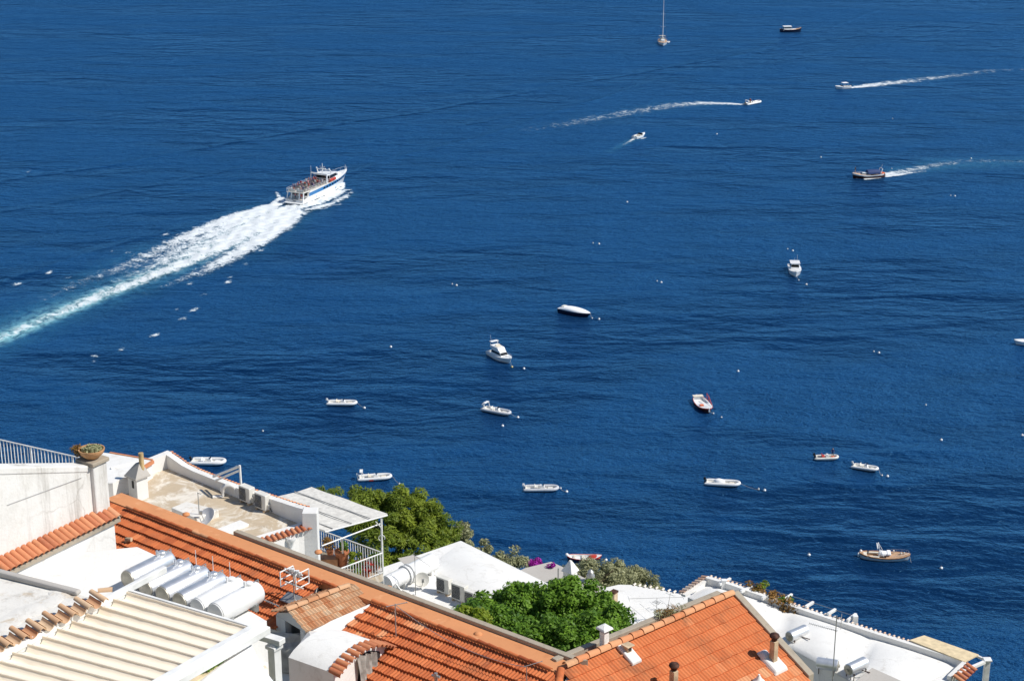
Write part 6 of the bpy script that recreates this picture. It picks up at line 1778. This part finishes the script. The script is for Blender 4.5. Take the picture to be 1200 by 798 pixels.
# ================================================================ people
def person_mesh(pose, shirt, pants, skin, hair):
    me = bpy.data.meshes.new('person_seed')
    if pose == 'stand':
        v = [(0, 0, .95), (0, 0, 1.15), (0, 0, 1.38), (0, .01, 1.50), (0, .02, 1.62), (0, .02, 1.74),
             (.20, 0, 1.40), (.27, .04, 1.14), (.26, .14, .92), (-.20, 0, 1.40), (-.27, .03, 1.14), (-.25, .12, .92),
             (.10, 0, .90), (.11, .02, .50), (.11, 0, .08), (.11, .14, .03), (-.10, 0, .90), (-.11, .02, .50), (-.11, 0, .08), (-.11, .14, .03)]
    else:
        v = [(0, 0, .48), (0, -.02, .70), (0, 0, .93), (0, .01, 1.05), (0, .03, 1.17), (0, .03, 1.29),
             (.20, 0, .95), (.26, .05, .70), (.16, .28, .58), (-.20, 0, .95), (-.26, .05, .70), (-.16, .28, .58),
             (.10, .05, .46), (.12, .44, .48), (.12, .46, .08), (.12, .58, .04), (-.10, .05, .46), (-.12, .44, .48), (-.12, .46, .08), (-.12, .58, .04)]
    e = [(0, 1), (1, 2), (2, 3), (3, 4), (4, 5), (2, 6), (6, 7), (7, 8), (2, 9), (9, 10), (10, 11), (0, 12), (12, 13), (13, 14), (14, 15), (0, 16), (16, 17), (17, 18), (18, 19)]
    r = [.15, .14, .16, .06, .095, .07, .075, .05, .035, .075, .05, .035, .095, .065, .045, .04, .095, .065, .045, .04]
    me.from_pydata(v, e, []); o = bpy.data.objects.new('person_seed', me); col.objects.link(o)
    m_ = o.modifiers.new('s', 'SKIN'); sv = me.skin_vertices[0].data
    for i, x in enumerate(r): sv[i].radius = (x, x * .85); sv[i].use_root = (i == 0)
    o.modifiers.new('u', 'SUBSURF').levels = 1
    dg = bpy.context.evaluated_depsgraph_get(); out = bpy.data.meshes.new_from_object(o.evaluated_get(dg))
    bpy.data.objects.remove(o)
    for mm in (shirt, pants, skin, hair): out.materials.append(mm)
    top = 1.47 if pose == 'stand' else 1.02; hip = .92 if pose == 'stand' else .50
    for p in out.polygons:
        c = p.center; p.use_smooth = True
        if c.z > top + .2 and (c.y < .05 or c.z > top + .27): p.material_index = 3
        elif c.z > top or (abs(c.x) > .21 and c.z < top - .3 and c.z > hip - .1 and pose == 'stand'): p.material_index = 2
        elif c.z > hip and not (pose == 'sit' and c.y > .2): p.material_index = 0
        elif c.z < .45: p.material_index = 2
        else: p.material_index = 1
    return out
skinm = plain('skin', (0.52, 0.31, 0.21), .6, var=.05); hairs = [plain('dark_hair', (.03, .02, .015), .6), plain('light_hair', (.28, .18, .09), .6)]
shirts = [('white', (.75, .74, .72)), ('red', (.48, .05, .05)), ('navy', (.03, .05, .16)), ('pink', (.70, .32, .34)), ('black', (.03, .03, .035)), ('purple', (.16, .10, .26))]
pantm = [plain('denim', (.06, .09, .17), .8), plain('beige_shorts', (.42, .34, .25), .8), plain('dark_trousers', (.035, .035, .04), .8)]
PM = {}
for i, (nm, c) in enumerate(shirts):
    sm_ = plain(nm + '_shirt', c, .8)
    for pose in ('stand', 'sit'): PM[nm, pose] = person_mesh(pose, sm_, pantm[i % 3], skinm, hairs[i % 2])
def person(label, mesh, loc, rz, group=None):
    o = bpy.data.objects.new('person', mesh); col.objects.link(o); o.location = loc; o.rotation_euler = (0, 0, rz)
    tag(o, label, 'person', group); ROOTS.append(o); return o
FM = Matrix.Translation(ferry.location) @ Matrix.Rotation(frz, 4, 'Z')
k = 0
for i in range(10):
    for y in (-2.0, -1.35, -.6, .6, 1.35, 2.0):
        if random.random() < .12: continue
        nm = shirts[random.randrange(6)][0]; sit = random.random() < .55
        x = -12.4 + 1.32 * i + (.0 if sit else .4)
        loc = FM @ V((x + random.uniform(-.1, .1), y + random.uniform(-.12, .12), 3.2 if x > -10.7 else 3.28))
        if sit: loc.z -= 0.0
        pose_t = 'sitting' if sit else 'standing'
        person(f'passenger in a {nm} shirt {pose_t} on the crowded open deck of the white ferry', PM[nm, 'sit' if sit else 'stand'], loc, frz - math.pi / 2 + random.uniform(-.6, .6), f'{pose_t} ferry passengers in {nm} shirts'); k += 1
for y, nm in ((-1.7, 'red'), (-.4, 'white'), (.5, 'pink'), (1.6, 'navy'), (-1.0, 'pink')):
    person(f'passenger in a {nm} shirt standing in the dark stern opening of the ferry', PM[nm, 'stand'], FM @ V((-11.9 - .25 * abs(y), y, 1.15)), frz + math.pi / 2 + random.uniform(-.5, .5), f'stern opening passengers in {nm} shirts')
def crew(root, lx, ly, lz, nm, pose, label, rz=0):
    M_ = Matrix.Translation(root.location) @ Matrix.Rotation(root.rotation_euler.z, 4, 'Z')
    person(label, PM[nm, pose], M_ @ V((lx, ly, lz)), root.rotation_euler.z - math.pi / 2 + rz)
crew(tw, 4.0, 0, 1.45, 'black', 'stand', 'person in dark clothes standing on the bow of the dark launch under way')
crew(rt_, .9, .1, .3, 'navy', 'stand', 'person in a navy shirt standing in the small dinghy with red seats', 1.2)
rbo = [o for o in ROOTS if o.get('label', '').startswith('speeding')][0]
crew(rbo, -1.3, .3, .3, 'black', 'stand', 'person in black standing at the helm of the speeding inflatable')
crew(rbo, -1.6, -.4, .3, 'red', 'stand', 'person in red standing at the stern of the speeding inflatable')

# ================================================================ mooring buoys
BUOYS = [((427, 478), 'white mooring buoy off the bow of the inflatable left of the bay centre'), ((607, 489), 'white mooring buoy beside the bow of the grey white inflatable with the radar post'),
 ((589, 499), 'lone white buoy below the inflatable with the radar post'), ((614, 432), 'white buoy a little right of the flybridge yacht'), ((600, 430), 'yellowish buoy touching the bow of the flybridge yacht', 'y'),
 ((702, 374), 'white buoy right of the covered speedboat'), ((694, 373), 'small pale buoy at the bow rope of the covered speedboat', 's'), ((664, 576), 'white buoy on the rope of the long pale grey inflatable'),
 ((657, 572), 'small buoy touching the bow of the long pale grey inflatable', 's'), ((468, 567), 'small white buoy on the rope of the inflatable with the tall arch', 's'), ((896, 574.5), 'outer white buoy right of the inflatable with the covered console'),
 ((889, 573), 'inner small buoy right of the inflatable with the covered console', 's'), ((865, 435), 'white buoy above and right of the dark red wooden boat'), ((845.5, 489), 'small white buoy right of the dark red wooden boat bow', 's'), ((836, 484.5), 'small buoy under the bow of the dark red wooden boat', 's'),
 ((936, 328.5), 'small buoy just below the cabin cruiser', 's'), ((945, 333.5), 'white buoy to the lower right of the cabin cruiser'), ((929, 294), 'white buoy above the cabin cruiser'), ((923, 292), 'small pale buoy next to the one above the cabin cruiser', 's'),
 ((535, 334.5), 'white buoy in open water above the flybridge yacht'), ((530, 333), 'tiny pale buoy beside the one above the flybridge yacht', 's'), ((775, 331), 'white buoy in open water right of the covered speedboat, higher up'), ((770, 329.5), 'tiny buoy paired with the one up right of the covered speedboat', 's'),
 ((702, 286), 'white buoy in open water straight above the covered speedboat'), ((695, 285), 'tiny buoy paired with the one straight above the covered speedboat', 's'), ((458, 406.5), 'lone white buoy left of the flybridge yacht'), ((735, 237), 'lone white buoy in the middle of the upper bay'),
 ((840, 157.5), 'white buoy right of the small white boat under the curved wake'), ((1046, 139.5), 'pale buoy below the wake of the far right motorboat', 's'), ((962, 184.5), 'white buoy left above the dark launch under way'), ((1138, 186), 'white float in the wake of the dark launch'),
 ((1119, 230), 'white buoy below the wake of the dark launch'), ((1114, 229.5), 'tiny buoy paired with the one below the dark launch wake', 's'), ((1030, 413.5), 'white buoy in open water on the right, left of the cut off bow'), ((1024, 412), 'tiny buoy paired with the one left of the cut off bow', 's'),
 ((1085, 474.5), 'grey buoy in open water below the cut off bow', 's'), ((1103, 515.5), 'lone white buoy right of the small white open dinghy, higher up'), ((1040, 558), 'white buoy to the lower right of the small white open dinghy'), ((1033.5, 557), 'small buoy at the rope of the small white open dinghy', 's'),
 ((948, 650), 'lone white buoy left of the varnished wooden launch'), ((1103, 665.5), 'lone white buoy right of the varnished wooden launch'), ((710, 656), 'white buoy right of the red rowing boat'), ((277, 547.5), 'white buoy right of the inflatable above the concrete terrace'), ((1198, 510), 'pale buoy at the right edge below the cut off bow'), ((1045, 198), 'small float just behind the dark launch under way', 's'), ((308, 505), 'tiny pale float in open water left of the bay centre', 's')]
yel = plain('yellow_buoy', (.62, .50, .22), .5)
for it in BUOYS:
    (px, py), lab = it[0], it[1]; kind = it[2] if len(it) > 2 else ''
    r = {'': .24, 's': .16, 'y': .22}[kind]; p = P(px, py, .1)
    mb = MB(); mb.lathe([(0, -r), (r * .7, -r * .7), (r, -.02), (r * .98, .1), (r * .72, r * .72), (.07, r), (.07, r + .12), (0, r + .13)], p, 14, ms=[0, 0, 0, 0, 0, 1, 1]); o = mb.build('mooring_buoy', [yel if kind == 'y' else MT['gel'], MT['grey_metal']], smooth=50)
    tag(o, lab, 'buoy', 'mooring buoys in the bay'); ROOTS.append(o)

# ================================================================ wakes and whitecaps
def foam_material():
    m = NT('sea_foam')
    at = m.node('ShaderNodeAttribute', attribute_name='dens', attribute_type='GEOMETRY')
    am = m.node('ShaderNodeAttribute', attribute_name='milk', attribute_type='GEOMETRY')
    n1 = m.noise(m.coord((1, 1, 1)), .42, 6, .68, .8); n2 = m.noise(m.coord((1, 1, 1)), 2.2, 5, .72, .3)
    nn_ = m.math('ADD', m.math('MULTIPLY', n1, .55), m.math('MULTIPLY', n2, .45))
    thr = m.math('SUBTRACT', .86, m.math('MULTIPLY', at.outputs['Fac'], .58))
    foam = m.rampf(m.math('SUBTRACT', nn_, thr), -.08, .13)
    milk = m.math('MULTIPLY', am.outputs['Fac'], m.rampf(n1, .25, .65))
    alpha = m.math('MAXIMUM', foam, milk)
    aq = m.mix(m.rampf(am.outputs['Fac'], .35, 1.0), (.045, .235, .42), (.30, .66, .73))
    cc = m.mix(foam, aq, (.70, .74, .76))
    m.base(cc); m.link(alpha, m.b.inputs['Alpha']); m.set(Roughness=.7); m.b.inputs['Specular IOR Level'].default_value = .2
    m.bump(nn_, .6, .3)
    return m.mat
FOAM = foam_material()
def foam(name, label, cat, strands, milk=(), step=.9, cut=.04, lump=0.0, z=.06, kind='stuff', wmul=1.0):
    """strands: polylines of (px, py, half width m, strength) on the water"""
    S = []; 
    for lst, key in ((strands, 0), (milk, 1)):
        for st in lst: S.append(([(*P(a, b, 0).to_2d(), w * (wmul if i_ > 0 else 1.0), q) for i_, (a, b, w, q) in enumerate(st)], key))
    pts = np.array([(a, b) for st, _ in S for a, b, _, _ in st]); c = pts.mean(0)
    u, s_, vt_ = np.linalg.svd(pts - c + 1e-6); ax = vt_[0]; ay = np.array([-ax[1], ax[0]])
    loc = (pts - c) @ np.stack([ax, ay], 1); mxw = max(w for st, _ in S for _, _, w, _ in st) * 2.2
    lo, hi = loc.min(0) - mxw, loc.max(0) + mxw
    nx, ny = int((hi[0] - lo[0]) / step) + 1, int((hi[1] - lo[1]) / (step * .6)) + 1
    X, Y = np.meshgrid(np.linspace(lo[0], hi[0], nx), np.linspace(lo[1], hi[1], ny), indexing='ij')
    W = c[None, None] + X[..., None] * ax + Y[..., None] * ay
    D = [np.zeros((nx, ny)), np.zeros((nx, ny))]
    for st, key in S:
        for (x0, y0, w0, q0), (x1, y1, w1, q1) in zip(st, st[1:]):
            d = np.array([x1 - x0, y1 - y0]); L2_ = (d ** 2).sum(); rel = W - np.array([x0, y0])
            t = np.clip((rel @ d) / L2_, 0, 1); dist = np.linalg.norm(rel - t[..., None] * d, axis=-1)
            w = w0 + (w1 - w0) * t; q = q0 + (q1 - q0) * t
            D[key] = np.maximum(D[key], q * np.exp(-(dist / w) ** 2 * 1.1))
    keep = (np.maximum(D[0], D[1]) > cut)
    Z = z + lump * np.clip(D[0], 0, 1) * (.5 + .5 * np.sin(W[..., 0] * 1.3 + np.sin(W[..., 1] * .9) * 2) * np.sin(W[..., 1] * 1.1 + 1.3 * np.sin(W[..., 0] * .7)))
    vid = -np.ones((nx, ny), dtype=int); vs = []; fs = []
    fk = keep[:-1, :-1] | keep[1:, :-1] | keep[:-1, 1:] | keep[1:, 1:]
    for i, j in zip(*np.nonzero(fk)):
        q = []
        for a, b in ((i, j), (i + 1, j), (i + 1, j + 1), (i, j + 1)):
            if vid[a, b] < 0: vid[a, b] = len(vs); vs.append((W[a, b, 0], W[a, b, 1], Z[a, b], D[0][a, b], D[1][a, b]))
            q.append(vid[a, b])
        fs.append(q)
    me = bpy.data.meshes.new(name); me.from_pydata([v[:3] for v in vs], [], fs); me.materials.append(FOAM)
    for nm, k in (('dens', 3), ('milk', 4)):
        a = me.attributes.new(nm, 'FLOAT', 'POINT'); a.data.foreach_set('value', np.array([v[k] for v in vs], dtype=np.float32))
    for p in me.polygons: p.use_smooth = True
    o = bpy.data.objects.new(name, me); col.objects.link(o); tag(o, label, cat, kind=kind); return o
foam('ferry_wake', 'broad white and turquoise wake streaming behind the passenger ferry', 'wake',
 [[(342, 243, 2.8, 1.2), (300, 262, 4.4, 1.02), (262, 288, 4.8, .94), (215, 309, 4.8, .87), (169, 328, 4.8, .80), (130, 342, 4.6, .75), (94, 357, 4.3, .71), (45, 378, 4.0, .67), (-5, 399, 3.8, .64), (-60, 424, 3.8, .6)],
  [(328, 239, 2.4, 1.1), (290, 251, 4.6, 1.0), (262, 261, 5.4, .94), (225, 276, 5.6, .84), (187, 294, 5.4, .72), (150, 311, 5.6, .66), (110, 327, 5.4, .58), (60, 347, 4.8, .5), (5, 371, 4.2, .42)],
  [(347, 250, 2.8, 1.15), (335, 262, 4.4, 1.05), (300, 285, 4.8, .96), (262, 307, 4.8, .82), (230, 322, 4.4, .68), (195, 336, 3.6, .5), (160, 350, 3.0, .38)],
  [(318, 245, 4, .95), (290, 257, 5, .92), (262, 270, 5.5, .86), (225, 286, 5.5, .76), (187, 303, 5, .66), (150, 320, 4.6, .56)], [(338, 250, 7, 1.05), (300, 268, 9.5, .95), (262, 283, 10.5, .84), (225, 298, 11, .79), (190, 311, 10, .68), (150, 330, 9, .56), (110, 346, 8, .45)]],
 [[(320, 252, 9, .8), (262, 285, 10, .8), (200, 314, 9.0, .72), (130, 341, 7.5, .68), (60, 366, 8.0, .66), (-60, 420, 7.5, .6)], [(330, 250, 5, 1.0), (215, 309, 4.6, 1.0), (130, 342, 4.6, 1.05), (45, 378, 4.4, 1.05), (-60, 424, 4.4, 1.0)], [(187, 294, 6.5, .4), (110, 327, 5.5, .3), (30, 362, 4.5, .15)]], lump=.5, step=.75)
foam('bow_wave', 'white foam spreading along the right side of the ferry hull', 'bow wave',
 [[(352, 244, 1.8, 1.1), (368, 239, 3.0, 1.1), (385, 232, 3.2, 1.05), (399, 225, 2.6, .95), (411, 223, 1.3, .75)], [(398, 222, 1.8, 1.1), (402, 216, 1.1, .9)], [(362, 247, 2.4, .9), (384, 241, 2.6, .82), (402, 233, 2.2, .74), (413, 225, 1.4, .66)], [(372, 246, 1.9, .75), (399, 240, 1.5, .6)],
  [(333, 239, 1.5, 1.0), (324, 227, 1.0, .75)], [(318, 241, 2.0, .8), (330, 233, 1.4, 1.0)]], [[(372, 242, 4, .4), (405, 230, 3, .3)]], lump=.6, step=.45)
caps_px = [(230, 362, .9, .5), (270, 325, .8, .5), (182, 393, 1.2, .7), (142, 410, .8, .5), (112, 417, 1.3, .5), (213, 374, 1.2, .4), (207, 363, .7, .4), (226, 364, .9, .8), (267, 331, .9, .8), (195, 275, 1.3, .5), (150, 296, 1.0, .5), (131, 295, .6, .4), (57, 320, 1.0, .7), (20, 333, 1.5, .5), (80, 325, 1.2, .35), (33, 202, .7, .5), (306, 294, .9, .6), (288, 310, 1.2, .4), (110, 424, .7, .4), (240, 345, 1.0, .4), (222, 333, 1.0, .35)]
foam('whitecap_foam', 'scattered small whitecaps on both sides of the ferry wake', 'whitecaps',
 [[(x - w * 4.2, y + 2.0, w * 1.1, q * .3 + .32), (x, y, w * 1.5, q * .4 + .5), (x + w * 3.0, y - 2.2, w * 1.1, q * .3 + .4)] for x, y, w, q in caps_px], [], step=.4, cut=.05)
foam('speedboat_wake', 'long curved white wake behind the speeding inflatable', 'wake',
 [[(873, 123, 1.3, 1.0), (850, 121.7, 2.4, .82), (820, 121.5, 3.6, .72), (790, 123.5, 4.6, .68), (760, 128.5, 5.0, .62), (725, 134.5, 6.0, .60), (690, 141, 6.0, .58), (655, 147, 5.6, .54), (620, 153, 5.0, .47)]], [[(860, 122, 2, .3), (790, 123, 4, .25), (690, 141, 4, .12)]], step=.9, wmul=1.6)
foam('motorboat_wake', 'pale wake trailing right from the white motorboat with the sun roof', 'wake',
 [[(996, 103.5, 1.3, 1.0), (1015, 101, 2.8, .84), (1045, 97.5, 4.0, .74), (1075, 94.5, 4.0, .66), (1105, 90.5, 4.2, .62), (1140, 86, 4.2, .58), (1170, 82.5, 4.0, .54), (1205, 82, 4.0, .5)]], [[(1000, 103, 2, .3), (1100, 91, 3.5, .2)]], step=.9, wmul=1.7)
foam('launch_wake', 'broken pale wake trailing right from the dark motor launch', 'wake',
 [[(1037, 205, 2.0, 1.0), (1050, 203, 2.8, .78), (1070, 199, 3.0, .68), (1100, 193, 3.6, .62), (1130, 189.5, 3.8, .57), (1165, 188.5, 4.0, .53), (1205, 190, 4.0, .5)], [(1040, 207, 1.4, 1.0), (1065, 203, 1.6, .75), (1090, 200, 1.4, .5)], [(1014, 210.5, .8, 1.1), (1030, 208.5, .8, 1.0), (1003, 209.5, .5, .8)]], [[(1050, 202, 4, .5), (1110, 193, 5, .45), (1205, 190, 5, .3)]], step=.7, wmul=1.45)
foam('small_boat_wake', 'short thin wake to the lower left of the small white boat', 'wake',
 [[(744, 162.5, .9, 1.0), (736, 167, 1.0, .65), (724, 174, 1.0, .4)], [(757, 161.5, .6, .8), (752, 163, .8, .8)]], [[(742, 164, 1.6, .5), (715, 178, 1.6, .2)]], step=.6)
for b_ in BOATLOG: print('BOAT', b_)
